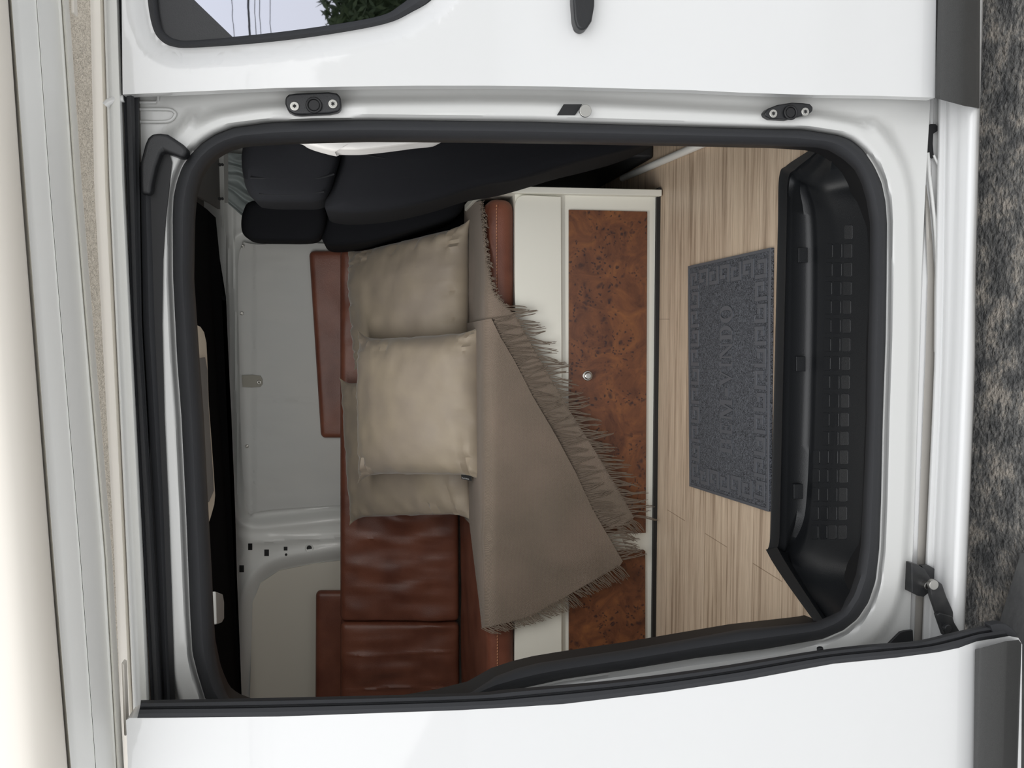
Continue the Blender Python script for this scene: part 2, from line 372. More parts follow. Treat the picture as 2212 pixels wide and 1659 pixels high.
def asphalt():
    m = mat('wet_asphalt', (.05, .05, .05, 1), .7, spec=.35); n = m.node_tree; b = n.nodes['Principled BSDF']; L = n.links.new
    t = n.nodes.new('ShaderNodeTexCoord'); x = n.nodes.new('ShaderNodeTexNoise'); x.inputs['Scale'].default_value = 13; x.inputs['Detail'].default_value = 14; x.inputs['Roughness'].default_value = .75; L(t.outputs['Object'], x.inputs['Vector'])
    r = n.nodes.new('ShaderNodeValToRGB'); e = r.color_ramp.elements; e[0].position = .40; e[0].color = (.17, .172, .17, 1); e[1].position = .60; e[1].color = (.80, .72, .62, 1); k = e.new(.50); k.color = (.36, .35, .33, 1); L(x.outputs['Fac'], r.inputs[0])
    L(r.outputs[0], b.inputs['Base Color'])
    y = n.nodes.new('ShaderNodeTexNoise'); y.inputs['Scale'].default_value = 70; y.inputs['Detail'].default_value = 8; L(t.outputs['Object'], y.inputs['Vector'])
    bp = n.nodes.new('ShaderNodeBump'); bp.inputs['Strength'].default_value = 1; bp.inputs['Distance'].default_value = .012; L(y.outputs['Fac'], bp.inputs['Height']); L(bp.outputs[0], b.inputs['Normal']); return m
asph = asphalt()
def glassm():
    m = mat('tinted_glass', (.27, .28, .32, 1), .015, metal=1); return m
glass = glassm()
# ================================================================ SETTING
# ground
bm = bmesh.new(); box(bm, (-12, -14, -.05), (12, 16, 0)); tag(obj('ground', bm, asph, smooth=False), 'rough dark grey asphalt with lighter worn patches beside the van', 'ground', kind='structure')
bm = bmesh.new(); box(bm, (-12, -14, 0), (12, 1.35, .004)); tag(obj('bounce_slab', bm, mat('bounce_slab_pale', (.78, .77, .75, 1), .85, bump=(60, .4), vary=(4, (.70, .69, .67, 1))), smooth=False), 'unseen pale ground slab added to bounce light onto the van', 'ground', kind='structure')  # unseen pale slab, added to bounce light under the awning and indoors
bm = bmesh.new(); rh = random.Random(4)
for k in range(9000):
    x = rh.uniform(1.6, 9.5); y = -8 + rh.uniform(-.5, .45); top = 2.45 + .25 * noise.noise(Vector((x * 2.2, 0, 4))) + .5 * max(0, x - 5) * .4; z = top * (rh.random() ** .6)
    a = Vector((rh.uniform(-1, 1), rh.uniform(-.6, .6), rh.uniform(-1, 0))).normalized() * rh.uniform(.07, .14); b = a.cross(Vector((rh.uniform(-1, 1), 1, rh.uniform(-1, 1)))).normalized() * .025; c = Vector((x, y, z))
    q = [bm.verts.new(p) for p in (c - a, c + b, c + a, c - b)]; bm.faces.new(q)
box(bm, (1.6, -8.5, 0), (9.5, -8.1, 2.2))
tag(obj('hedge', bm, mat('hedge_leaf', (.06, .095, .035, 1), .6, vary=(9, (.12, .16, .06, 1))), smooth=False, recalc=False), 'tall dark green hedge mirrored in the front door window', 'hedge')
for k, z in enumerate((3.15, 3.28, 3.34, 3.42, 3.62)):
    bm = bmesh.new(); tube(bm, [Vector((-6, -7.2, z + .05)), Vector((10, -7.2, z - .15))], (.014 if k == 3 else .005), 5); tag(obj('power_line', bm, rubber_dark), ('lowest thin overhead wire, nearest the hedge top, mirrored in the front window', 'second lowest thin overhead wire mirrored in the front window', 'thin overhead wire just below the thick dark cable in the window', 'thick dark overhead cable mirrored in the front door window', 'highest thin overhead wire, above the thick cable, mirrored in the window')[k], 'wire', 'overhead wires')
slab = bmesh.new(); pts = [PZ(2205, 1195, -1.425), PZ(2160, 1340, -1.425), PZ(2175, 1750, -1.425), PZ(2500, 1750, -1.425), PZ(2500, 1195, -1.425)]
prism(slab, pts, (0, 0, -.03)); tag(obj('concrete_kerb', slab, mat('concrete', (.22, .22, .21, 1), .8, bump=(40, .5), vary=(12, (.16, .16, .16, 1)), dist=.004), smooth=False), 'pale concrete slab beside the dark asphalt, under the open sliding door corner', 'kerb', kind='structure')
# interior floor
def fl(u, v): p = PZ(u, v, FZ); return (p.x, p.y, EYE + FZ)
zf = EYE + FZ
poly = [(-2.3, 3.70, zf), (1.5, 3.70, zf), (1.5, 1.70, zf), fl(1776, 306), fl(1745, 328), fl(1700, 356), fl(1683, 382), fl(1662, 1195), fl(1762, 1345), fl(1782, 1370), (-2.3, 1.70, zf)]
bm = bmesh.new(); prism(bm, poly, (0, 0, -.03)); tag(obj('floor', bm, woodm, smooth=False), 'light oak plank vinyl floor inside the van', 'floor', kind='structure')
# far wall with pressed window recesses
WY = 3.66
recA = cr([(511, 560), (513, 535), (525, 521), (560, 516), (760, 512), (900, 512), (900, 1090), (735, 1106), (600, 1120), (545, 1122), (522, 1105), (514, 1060), (512, 900), (510, 700)], 5, True)
recB = cr([(535, 1600), (540, 1400), (543, 1300), (560, 1255), (600, 1228), (680, 1212), (760, 1200), (900, 1190), (900, 1640), (700, 1650)], 5, True)
recC = [(478, 1165), (515, 1165), (524, 1180), (522, 1200), (510, 1212), (478, 1214)]
def wallfn(u, v):
    y = WY
    for rc, dp, w in ((recA, .035, 13), (recB, .05, 16)):
        d = polydist(u, v, rc); s = 1 if inside(u, v, rc) else -1
        y += dp * sstep(-w, w, s * d)
        y -= .008 * math.exp(-((s * d + w * 1.35) / 7.0) ** 2)
    for uc in (486, 503):
        y += .012 * math.exp(-((u - uc - (v - 500) * .018) / 3.0) ** 2) * sstep(300, 520, v) * (1 - sstep(1085, 1110, v) * (uc > 500))
    if v > 1120: y -= .010 * math.exp(-((u - (560 + 0.0 * v)) / 60) ** 2) * math.exp(-((v - 1165) / 16) ** 2)
    d = polydist(u, v, recC); s = 1 if inside(u, v, recC) else -1
    y += .006 * sstep(-3, 3, s * d)
    y += .010 * math.exp(-((v - (1163 - (u - 700) * .05)) / 5.0) ** 2) * sstep(520, 600, u) * -1
    return PY(u, v, y)
bm = bmesh.new(); U = [400 + 4 * k for k in range(101)]; V = [250 + 5 * k for k in range(275)]
vs = [[bm.verts.new(wallfn(u, v)) for v in V] for u in U]
for a, b in zip(vs, vs[1:]):
    for i in range(len(V) - 1): bm.faces.new((a[i], a[i + 1], b[i + 1], b[i]))
face_cam(bm)
wl = tag(obj('wall_left', bm, wallpt, recalc=False), 'bare pale grey painted metal side wall of the van interior', 'wall', kind='structure')
bm = bmesh.new(); box(bm, (-2.3, WY + .13, zf - .4), (1.5, WY + .15, EYE + .62)); tag(obj('wall_left_outer', bm, wallpt, smooth=False), 'outer skin behind the pale grey side wall', 'wall', kind='structure')
bm = bmesh.new(); hb = [(536, 1174, 545, 1188), (571, 1187, 581, 1201), (613, 1181, 621, 1189), (517, 1221, 527, 1236)]
for (a, b, c, d) in hb:
    bm = bmesh.new(); prism(bm, [wallfn(a, b) + Vector((0, -.001, 0)), wallfn(c, b) + Vector((0, -.001, 0)), wallfn(c, d) + Vector((0, -.001, 0)), wallfn(a, d) + Vector((0, -.001, 0))], (0, .004, 0)); obj('hole', bm, rubber_dark, wl, smooth=False)
for (u, v, r) in ((668, 1184, .0105), (618, 1198, .005)):
    bm = bmesh.new(); disc(bm, wallfn(u, v) + Vector((0, -.002, 0)), (0, 1, 0), r, .004); obj('hole', bm, rubber_dark, wl)
bm = bmesh.new(); c = wallfn(668, 1184) + Vector((0, -.003, 0)); tube(bm, [c + Vector((math.cos(a) * .0155, 0, math.sin(a) * .0155)) for a in [k * math.pi / 12 for k in range(24)]], .0022, 6, True); obj('hole_rim', bm, wallpt, wl)
bm = pxmesh([(538, 1600), (543, 1400), (546, 1300), (563, 1259), (603, 1232), (680, 1217), (780, 1205), (900, 1640)], [], 60, 60, lambda u, v: PY(u, v, WY + .036))
obj('panel', bm, creamsh, wl, solid=.006, soff=-1)
# roof, rear wall, near wall inside
bm = bmesh.new(); box(bm, (-2.3, 1.64, EYE + .60), (1.15, 3.80, EYE + .66)); tag(obj('ceiling', bm, greyfab, smooth=False), 'van roof above the interior', 'ceiling', kind='structure')
bm = bmesh.new(); box(bm, (-2.36, 1.66, .35), (-2.3, 3.8, EYE + .66)); tag(obj('wall_rear', bm, wallpt, smooth=False), 'rear end of the van interior', 'wall', kind='structure')
bm = bmesh.new(); box(bm, (-2.3, 1.68, .35), (-.86, 1.74, EYE + .62)); tag(obj('wall_right', bm, wallpt, smooth=False), 'near side wall of the van behind the open sliding door', 'wall', kind='structure')
# black ceiling liner, its far edge seen under the door top
bm = bmesh.new(); far = [(466, 470), (475, 560), (488, 640), (489, 660), (494, 780), (500, 900), (508, 1100), (512, 1250), (519, 1420), (524, 1560), (530, 1750)]
fp = [PY(u, v, 3.12) for u, v in far]; nearp = [Vector((p.x, 1.80, p.z + .0)) for p in fp]
fr = [PY(447, 452, 3.05), PY(425, 436, 2.9)]
prism(bm, [Vector((p.x, p.y, p.z)) for p in fr[::-1] + fp] + [Vector((fp[-1].x, 1.80, fp[-1].z))] + [Vector((fr[-1].x, 1.80, fr[-1].z))], (0, 0, .10))
tag(obj('ceiling_liner', bm, linermat, smooth=False), 'black carpeted ceiling liner under the van roof', 'ceiling', kind='structure')
# cab headliner piece in front of it
bm = pxmesh([(380, 250), (482, 250), (482, 438), (478, 455), (455, 440), (380, 400)], [], 30, 30, lambda u, v: PZ(u, v, .545)); obj('cab_ceiling', bm, greyfab, solid=.01); tag(bpy.data.objects['cab_ceiling'], 'grey headliner over the driving cab', 'ceiling', kind='structure')
bm = bmesh.new(); box(bm, (1.5, 1.68, zf - .1), (1.6, 3.75, EYE - .32)); tag(obj('wall_front', bm, blackpl, smooth=False), 'dashboard bulkhead of the cab', 'wall', kind='structure')
# ================================================================ VAN
van = empty('camper_van', (0, 1.7, 0), 'white camper van seen from the side with its sliding door open', 'van')
SO = [(374, 600), (373, 471), (375, 426), (382, 393), (394, 360), (412, 334), (437, 309), (465, 291), (503, 276), (579, 265), (680, 260.5), (800, 259), (1000, 261), (1150, 263), (1340, 269), (1530, 275), (1672, 279), (1735, 280), (1783, 288), (1813, 293), (1839, 303), (1866, 326), (1888, 359), (1904, 394), (1913, 437), (1916, 483), (1915, 605), (1913, 730), (1907, 900), (1903, 1081), (1899, 1186), (1891, 1256), (1876, 1301), (1852, 1337), (1822, 1361), (1778, 1380), (1651, 1402), (1506, 1421), (1362, 1445), (1217, 1467), (1117, 1489), (1000, 1514), (850, 1548), (650, 1572), (540, 1570), (480, 1550), (444, 1510), (427, 1455), (416, 1411), (411, 1330), (402, 1102), (392, 900), (383, 780)]
SI = [(414, 600), (417, 471), (421, 418), (431, 380), (447, 352), (468, 333), (493, 319), (528, 310), (630, 306), (800, 301.5), (1000, 303), (1150, 305), (1299, 307), (1530, 311), (1671, 314), (1767, 318), (1793, 325), (1823, 344), (1845, 364), (1861, 394), (1872, 432), (1880, 483), (1880, 605), (1876, 730), (1873, 900), (1868, 1020), (1860, 1180), (1850, 1240), (1836, 1280), (1815, 1315), (1795, 1330), (1759, 1345), (1596, 1361), (1470, 1384), (1362, 1403), (1253, 1419), (1163, 1433), (1119, 1444), (1072, 1461), (1018, 1496), (950, 1514), (850, 1530), (650, 1542), (550, 1536), (510, 1520), (491, 1506), (472, 1455), (462, 1400), (455, 1250), (446, 1100), (436, 900), (427, 780)]
CX, CY = 1140, 880
MA = 480
so_ = polar(SO, CX, CY, MA); si_ = polar(SI, CX, CY, MA)
def mixp(a, b, t): return [(p[0] * (1 - t) + q[0] * t, p[1] * (1 - t) + q[1] * t) for p, q in zip(a, b)]
FO = [(302, 150), (1100, 160), (1990, 175), (2010, 215), (2008, 245), (2003, 330), (1997, 450), (1990, 600), (1981, 900), (1971, 1200), (1962, 1450), (1952, 1700), (1100, 1700), (360, 1700), (345, 1500), (330, 1100), (315, 700), (304, 300)]
fo_ = polar(FO, CX, CY, MA)
# door seal around the opening
bm = bmesh.new(); rings = []
for t, off in ((-.04, .075), (0, .055), (.08, .038), (.25, .028), (.5, .026), (.75, .034), (.92, .052), (1.0, .075), (1.02, .10), (1.04, .14)):
    rings.append([PS(p[0], p[1], off) for p in mixp(so_, si_, t)])
loft(bm, rings, True); face_cam(bm); obj('opening_seal', bm, rubber, van)
# inner dark return of the opening
bm = bmesh.new(); loft(bm, [[PS(p[0], p[1], .10) for p in mixp(so_, si_, 1.0)], [PS(p[0] , p[1], .10) + Vector((0, .06, 0)) for p in mixp(so_, si_, .8)]], True); obj('inner_lip', bm, rubber_dark, van)
# pressed door frame around the seal
def relief(u, v, t, px):
    # t 0..1 seal -> outer edge ; px distance from the seal
    o = .058 - .022 * sstep(2, 16, px)
    if v < 330 and 420 < u < 1880:                   # front jamb: ridge beside seal, then channel towards the door edge
        w = 1
        if 590 < u < 790: w = 1 - sstep(590, 640, u) * (1 - sstep(740, 790, u)) * .9
        o = .058 - .016 * sstep(1, 6, px) - .006 * w * sstep(6, 14, px) + .0 + .020 * sstep(32, 62, px)
    else:
        o += .020 * sstep(52, 72, px)
    return o
bm = bmesh.new(); rings = []
ts = [0, .02, .05, .08, .12, .16, .2, .25, .3, .36, .42, .48, .54, .6, .66, .72, .78, .84, .9, .95, 1]
for t in ts:
    rg = []
    for a, b in zip(so_, fo_):
        u, v = a[0] * (1 - t) + b[0] * t, a[1] * (1 - t) + b[1] * t
        rg.append(PS(u, v, relief(u, v, t, math.hypot(u - a[0], v - a[1]))))
    rings.append(rg)
loft(bm, rings, True)
face_cam(bm); obj('door_frame', bm, jambp, van, recalc=False)
# small pressings at the top front corner
bm = bmesh.new()
for path in ([(302, 236), (360, 236), (374, 240), (378, 248), (362, 262), (302, 263)], [(302, 221), (338, 221)], [(341, 188), (341, 218)]):
    tube(bm, [PS(u, v, .053) for u, v in cr([(p[0], p[1], 0) for p in path], 5) for u, v in [(u, v)]] if False else [PS(q.x, q.y, .053) for q in cr([(p[0], p[1], 0) for p in path], 5)], .0028, 8)
obj('pressed_bead', bm, jambp, van)
# sill with the lower track
bm = bmesh.new(); K = [230, 600, 778, 900, 1273, 1450]
sl = lambda off: (lambda u, v: PS(u, v, off))
eE = [2007, 1991, 1985, 1981, 1969, 1963]; eG = [2016, 2003, 1998, 1993, 1978, 1971]; eB = [2026, 2019, 2017, 2012, 1995, 1987]; eL = [2029, 2022, 2020, 2015, 1998, 1990]
eR = [2044, 2039, 2035, 2031, 2014, 2006]; eM = [2070, 2062, 2057, 2052, 2036, 2028]; eO = [2100, 2090, 2086, 2081, 2064, 2056]; eN = [2117, 2107, 2106, 2102, 2087, 2079]
sh = lambda L, d: [x + d for x in L]
strip(bm, K, [(sh(eE, -6), sl(.060)), (sh(eE, -1), sl(.064)), (eE, sl(.082)), (sh(eE, 2), sl(.088)), (eG, sl(.084)), (sh(eG, 2), sl(.080)), (eB, sl(.084)), (sh(eB, 1), sl(.070)), (eL, sl(.060)), (sh(eL, 3), sl(.057)), (sh(eR, -4), sl(.056)), (eR, sl(.053)), (sh(eR, 3), sl(.044)), (sh(eR, 12), sl(.036)),
              (eM, sl(.026)), (sh(eM, 4), sl(.019)), (sh(eO, -8), sl(.004)), (eO, sl(-.002)), (sh(eO, 8), sl(-.004)), (sh(eN, -5), sl(.000)), (sh(eN, -1), sl(.010)), (eN, sl(.02)), (sh(eN, 1), sl(.09))], -420, 1800)
face_cam(bm); obj('sill', bm, paint, van, recalc=False)
bm = bmesh.new(); K2 = [400, 450, 520, 600, 778, 900, 1273, 1450]
bl_ = [1999.5, 1999, 2001, 2004, 1999, 1994, 1979, 1972]; br_ = [2001, 2008, 2014, 2019, 2017, 2012, 1995, 1987]
strip(bm, K2, [(bl_, sl(.079)), ([a * .5 + b * .5 for a, b in zip(bl_, br_)], sl(.076)), (br_, sl(.079))], 400, 1800, 90); face_cam(bm); obj('lower_track', bm, mat('track_metal', (.36, .34, .31, 1), .45, metal=.2), van, recalc=False)
bm = bmesh.new(); gp = cr([(2004, 330, 0), (2008, 380, 0), (2014, 430, 0), (2020, 490, 0), (2023, 560, 0), (2022, 640, 0), (2021, 760, 0)], 6); tube(bm, [PS(p.x, p.y, .072) for p in gp], .0035, 8); gp = cr([(2017, 335, 0), (2024, 350, 0), (2035, 372, 0)], 4); tube(bm, [PS(p.x, p.y, .070) for p in gp], .0025, 8); obj('track_guide', bm, jambp, van)
bm = bmesh.new(); prism(bm, [PS(u, v, .072) for u, v in ((2006, 271), (2010, 268), (2021, 268), (2025, 272), (2025, 283), (2016, 289), (2015, 310), (2017, 335), (2015, 342), (2003, 336))], (0, .004, 0)); obj('track_gap', bm, rubber_dark, van, smooth=False)
# upper black track under the roof
bm = bmesh.new(); KT = [205, 700, 1100, 1510]
strip(bm, KT, [([266, 284, 305, 326], sl(.03)), ([267, 285, 306, 327], sl(.012)), ([272, 289, 311, 333], sl(.016)), ([274, 291, 313, 335], sl(.006)), ([283, 297, 321, 342], sl(.004)), ([289, 301, 326, 347], sl(.012)), ([291, 303, 327, 348], sl(.026)), ([298, 306, 329, 350], sl(.026)), ([301, 309, 331, 352], sl(.05))], -420, 1800); face_cam(bm); obj('upper_track', bm, rubber, van, recalc=False)
bm = bmesh.new(); strip(bm, [380, 700, 1100, 1510], [([302, 308, 331, 352], sl(.045)), ([304, 310, 333, 354], sl(.028)), ([314, 322, 345, 362], sl(.022)), ([324, 334, 353, 367], sl(.030)), ([328, 337, 356, 370], sl(.05))], 360, 1800); face_cam(bm); obj('track_rail', bm, rubber, van, recalc=False)
bm = bmesh.new(); prism(bm, [PS(u, v, .030) for u, v in ((340, 330), (366, 334), (371, 350), (366, 400), (358, 470), (352, 560), (350, 700), (355, 900), (364, 1100), (371, 1300), (378, 1515), (385, 1760), (345, 1760), (340, 1515), (325, 1100), (320, 700), (322, 420))], (0, .004, 0)); obj('channel_shade', bm, rubber_dark, van, smooth=False)  # flat black sheet standing in for the shade inside the open channel
bm = bmesh.new()
arm = [(302, 398), (302, 352), (312, 312), (318, 298), (328, 288), (345, 287), (361, 289), (374, 297), (396, 312), (403, 320), (404, 329), (398, 338), (390, 341), (378, 336), (362, 330), (352, 325), (346, 333), (336, 362), (328, 398), (326, 420), (304, 420)]
prism(bm, [PS(u, v, .010) for u, v in arm], (0, .035, 0)); obj('track_end_cap', bm, blackpl, van, bevel=.008)
# gutter and strips above the door
KG = [0, 400, 1200, 1640]
bm = bmesh.new(); strip(bm, KG, [([224, 236, 273, 292], sl(.055)), ([226, 238, 275, 294], sl(.030)), ([232, 244, 281, 300], sl(.014)), ([242, 254, 292, 311], sl(.006)), ([252, 264, 303, 322], sl(.004)), ([257, 269, 309, 328], sl(.012)), ([260, 272, 312, 331], sl(.04))], -420, 1800); face_cam(bm); obj('roof_gutter', bm, mat('white_paint_lightened', (.84, .84, .81, 1), .4, coat=.4), van, recalc=False)  # same white van paint, lightened to make up for the awning's shade
bm = bmesh.new(); tube(bm, [PS(u, v, .012) for u, v in ((228, 228), (234, 221), (244, 217), (256, 214), (268, 213))], .006, 8); obj('gutter_joint', bm, paint, van)
bm = bmesh.new(); strip(bm, KG, [([190, 199, 244, 262], sl(.08)), ([198, 207, 249, 267], sl(.060)), ([204, 213, 255, 273], sl(.050)), ([216, 227, 266, 284], sl(.048)), ([225, 237, 274, 293], sl(.058))], -420, 1800); face_cam(bm); obj('roof_edge', bm, awn_cream, van, recalc=False)
bm = bmesh.new(); strip(bm, KG, [([120, 150, 215, 240], sl(.12)), ([160, 176, 225, 246], sl(.085)), ([199, 208, 250, 268], sl(.066))], -420, 1800); face_cam(bm); obj('stucco_roof_side', bm, stuccom, van, recalc=False)
# striker plates on the front jamb
def striker(outl, hc, s1, s2, k):
    bm = bmesh.new(); prism(bm, [PS(u, v, .022) for u, v in outl], (0, .022, 0)); o = obj('striker_plate', bm, blackpl, van, bevel=.004)
    bm = bmesh.new(); c = PS(*hc, .019); tube(bm, [c + Vector((math.cos(a) * .0115, 0, math.sin(a) * .0115)) for a in [q * math.pi / 12 for q in range(24)]], .0022, 8, True); disc(bm, c, (0, 1, 0), .0085, .006); obj('socket', bm, rubber_dark, o)
    for s in (s1, s2):
        bm = bmesh.new(); c = PS(*s, .0195); disc(bm, c, (0, 1, 0), .0078, .004, 20)
        obj('screw', bm, metal, o, bevel=.0012)
        bm = bmesh.new()
        for a in range(3):
            d = Vector((math.cos(a * math.pi / 3) * .0032, 0, math.sin(a * math.pi / 3) * .0032)); tube(bm, [c - d + Vector((0, -.0004, 0)), c + d + Vector((0, -.0004, 0))], .0009, 6)
        obj('screw_recess', bm, rubber_dark, o)
striker([(616, 224), (616, 210), (624, 203), (640, 201), (710, 198), (728, 201), (736, 209), (738, 232), (732, 240), (712, 244), (650, 247), (636, 246), (624, 240), (619, 232)], (678, 227), (636, 229), (719, 224), 0)
striker([(1653, 250), (1652, 243), (1660, 234), (1680, 226), (1712, 221), (1735, 222), (1750, 224), (1757, 231), (1756, 240), (1748, 246), (1725, 252), (1700, 258), (1664, 256)], (1708, 243), (1671, 245), (1740, 241), 1)
bm = bmesh.new(); prism(bm, [PS(u, v, .032) for u, v in ((1204, 248), (1218, 225), (1258, 225), (1243, 248))], (0, .004, 0)); obj('latch_slot', bm, rubber_dark, van, smooth=False)
bm = bmesh.new(); c = PS(1265, 239, .020); disc(bm, c, (0, 1, 0), .011, .005); disc(bm, c + Vector((0, .005, 0)), (0, 1, 0), .007, .02); obj('jamb_button', bm, metal, van, bevel=.001)
# ---------------- front door (top of the picture)
win_o = cr([(332, -260), (317, -80), (319, 0), (330, 60), (348, 88), (375, 101), (420, 103), (560, 93), (700, 76), (830, 52), (890, 26), (938, -6), (975, -70), (1000, -260), (700, -420), (400, -400)], 6, True)
win_i = cr([(352, -255), (339, -80), (341, 0), (350, 56), (364, 76), (385, 85), (420, 86), (560, 74), (700, 56), (820, 34), (862, 12), (890, -14), (930, -80), (955, -250), (700, -395), (410, -380)], 6, True)
wo2 = [(p.x, p.y) for p in win_o]; wi2 = [(p.x, p.y) for p in win_i]
dedge = [(265, 204), (430, 197), (600, 190), (750, 187), (900, 185), (1050, 185), (1200, 187), (1350, 191), (1500, 195), (1600, 200), (1750, 205), (1900, 207), (2020, 211)]
def doorfn(u, v):
    d = polydist(u, v, wo2)
    o = .012 * (1 - sstep(4, 46, d)) if not inside(u, v, wo2) else .012
    # soft belt crease and lower swage
    o += .004 * sstep(1750, 1900, u)
    return PS(u, v, o - .004)
bm = pxmesh([(258, -420)] + dedge + [(2026, -420)], [wo2], 14, 14, doorfn)
fd = obj('front_door', bm, paint, van, recalc=False, solid=.022, soff=-1)
bm = bmesh.new(); A = [(p.x, p.y) for p in win_o]; B = wi2
loft(bm, [[PS(u, v, .010) for u, v in A], [PS(u, v, .000) for u, v in mixp(A, B, .15)], [PS(u, v, -.004) for u, v in mixp(A, B, .45)], [PS(u, v, .000) for u, v in mixp(A, B, .8)], [PS(u, v, .014) for u, v in B]], True); face_cam(bm); obj('window_seal', bm, rubber, fd, recalc=False)
bm = pxmesh(wi2, [], 200, 200, lambda u, v: PS(u, v, .012)); obj('window_glass', bm, glass, fd, recalc=False)
bm = bmesh.new(); prism(bm, [PS(u, v, .0105) for u, v in ((345, -250), (333, -80), (335, 0), (343, 60), (358, 82), (382, 92), (420, 93), (507, 84), (430, 10), (400, -20), (360, -250))], (0, .003, 0)); obj('dark_reflection_sheet', bm, blackpl, fd, smooth=False)  # black sheet on the glass, standing in for a dark reflection
bm = bmesh.new(); hd = [(1237, -130), (1238, 0), (1241, 40), (1246, 58), (1256, 65), (1268, 62), (1279, 45), (1285, 12), (1288, -130)]
prism(bm, [PS(u, v, -.030) for u, v in hd], (0, .028, 0)); hnd = obj('door_handle', bm, blackpl, fd, bevel=.006)
bm = bmesh.new(); prism(bm, [PS(u, v, -.0315) for u, v in ((1240, -125), (1241, 0), (1244, 38), (1250, 56), (1256, 60), (1258, 20), (1260, -125))], (0, .004, 0)); obj('handle_insert', bm, mat('handle_grey', (.10, .10, .105, 1), .5, bump=(900, .6)), hnd, bevel=.001)
bm = bmesh.new()                                       # black lower moulding of the front door
ml = [([2020, 2026, 2029], -.002), ([2021, 2027, 2030], -.012), ([2031, 2036, 2039], -.026), ([2050, 2055, 2058], -.032), ([2078, 2081, 2084], -.034), ([2084, 2087, 2090], -.030), ([2108, 2110, 2112], -.020), ([2115, 2117, 2119], -.008), ([2116, 2118, 2120], .01)]
def mtaper(u, v): return v
rings = []
for us, off in ml:
    rg = []
    vend = interp([2020, 2084, 2115], [212, 229, 234], us[0])
    for k in range(41):
        v = -420 + (vend + 420) * k / 40; rg.append(PS(interp([211, 0, -420][::-1], us[::-1], v), v, off))
    rings.append(rg)
vv = loft(bm, rings)
bm.faces.new([r[-1] for r in vv]); face_cam(bm); obj('lower_molding', bm, mouldpl, fd, recalc=False)
# ---------------- open sliding door (bottom of the picture)
DO = -.105
rt = [(318, 1514), (327, 1514), (600, 1509), (1000, 1499), (1108, 1490), (1325, 1471), (1542, 1443), (1750, 1409), (1873, 1394), (1977, 1386), (2057, 1368), (2110, 1356), (2133, 1352), (2158, 1349)]
rb = [(296, 1554), (330, 1553), (600, 1550), (1000, 1536), (1217, 1523), (1434, 1497), (1615, 1470), (1800, 1436), (1934, 1423), (2026, 1411), (2070, 1402), (2109, 1388), (2145, 1382), (2180, 1376)]
rtc = cr([(a, b, 0) for a, b in rt], 6); rbc = cr([(a, b, 0) for a, b in rb], 6)
skin_top = [(276, 1640), (272, 1556), (280, 1551)] + [(a, b - 2) for a, b in rb[1:]] + [(2200, 1378), (2208, 1392)]
skin = [(272, 2150)] + skin_top + [(2206, 1640), (2200, 2150)]
def sdfn(u, v):
    return PS(u, v, DO)
bm = pxmesh(skin, [], 16, 20, sdfn)
sd = obj('sliding_door', bm, paint, van, recalc=False, solid=.05, soff=-1)
bm = bmesh.new(); rings = []
for t, off in ((-.05, .03), (0, .008), (.12, -.006), (.30, -.010), (.36, -.004), (.42, -.004), (.48, -.012), (.7, -.016), (.92, -.012), (1.0, .0), (1.05, .02)):
    rings.append([PS(a.x * (1 - t) + b.x * t, a.y * (1 - t) + b.y * t, DO + .012 + off) for a, b in zip(rtc, rbc)])
loft(bm, rings); face_cam(bm); obj('edge_seal', bm, rubber, sd, recalc=False)
bm = bmesh.new(); tip = cr([(2140, 1351, 0), (2158, 1347, 0), (2175, 1349, 0), (2190, 1360, 0), (2199, 1374, 0), (2180, 1377, 0), (2150, 1381, 0)], 4); prism(bm, [PS(p.x, p.y, DO + .0) for p in tip], (0, .02, 0)); obj('seal_end', bm, rubber, sd, bevel=.004)
bm = bmesh.new(); rings = []
ml = [(2106, 2103, -.002), (2108, 2104, -.014), (2116, 2110, -.026), (2122, 2116, -.028), (2172, 2163, -.036), (2177, 2168, -.030), (2200, 2196, -.016), (2206, 2198, -.004), (2208, 2199, .02)]
for a, b, off in ml:
    vst = interp([2106, 2172, 2200, 2208], [1403, 1385, 1382, 1392], a); rg = []
    for k in range(31):
        v = vst + (2150 - vst) * k / 30; rg.append(PS(interp([1400, 1659], [a, b], v), v, DO + off))
    rings.append(rg)
vv = loft(bm, rings); bm.faces.new([r[0] for r in vv]); face_cam(bm); obj('lower_molding', bm, mouldpl, sd, recalc=False)
# hinge bracket and arm of the sliding door
hg = bmesh.new(); prism(hg, [PS(u, v, .03) for u, v in ((1969, 1217), (1985, 1221), (1998, 1230), (2012, 1252), (2014, 1266), (2008, 1280), (1996, 1290), (1984, 1288), (1970, 1281))], (0, .03, 0)); hb_ = obj('roller_bracket', hg, darkmetal, van, bevel=.002)
bm = bmesh.new(); prism(bm, [PS(u, v, .045) for u, v in ((1990, 1222), (2006, 1221), (2018, 1228), (2032, 1246), (2038, 1262), (2036, 1275), (2020, 1270), (2008, 1250))], (0, .01, 0)); obj('bracket_plate', bm, darkmetal, hb_, bevel=.001)
bm = bmesh.new(); prism(bm, [PS(u, v, .0) for u, v in ((2010, 1272), (2022, 1252), (2036, 1262), (2046, 1290), (2078, 1362), (2060, 1372), (2042, 1372), (2026, 1330), (2012, 1290))], (0, .012, 0)); obj('hinge_arm', bm, darkmetal, hb_, bevel=.003)
bm = bmesh.new(); prism(bm, [PS(u, v, -.012) for u, v in ((2024, 1328), (2030, 1324), (2058, 1332), (2062, 1345), (2076, 1368), (2040, 1374))], (0, .012, 0)); obj('arm_plate', bm, darkmetal, hb_, bevel=.002)
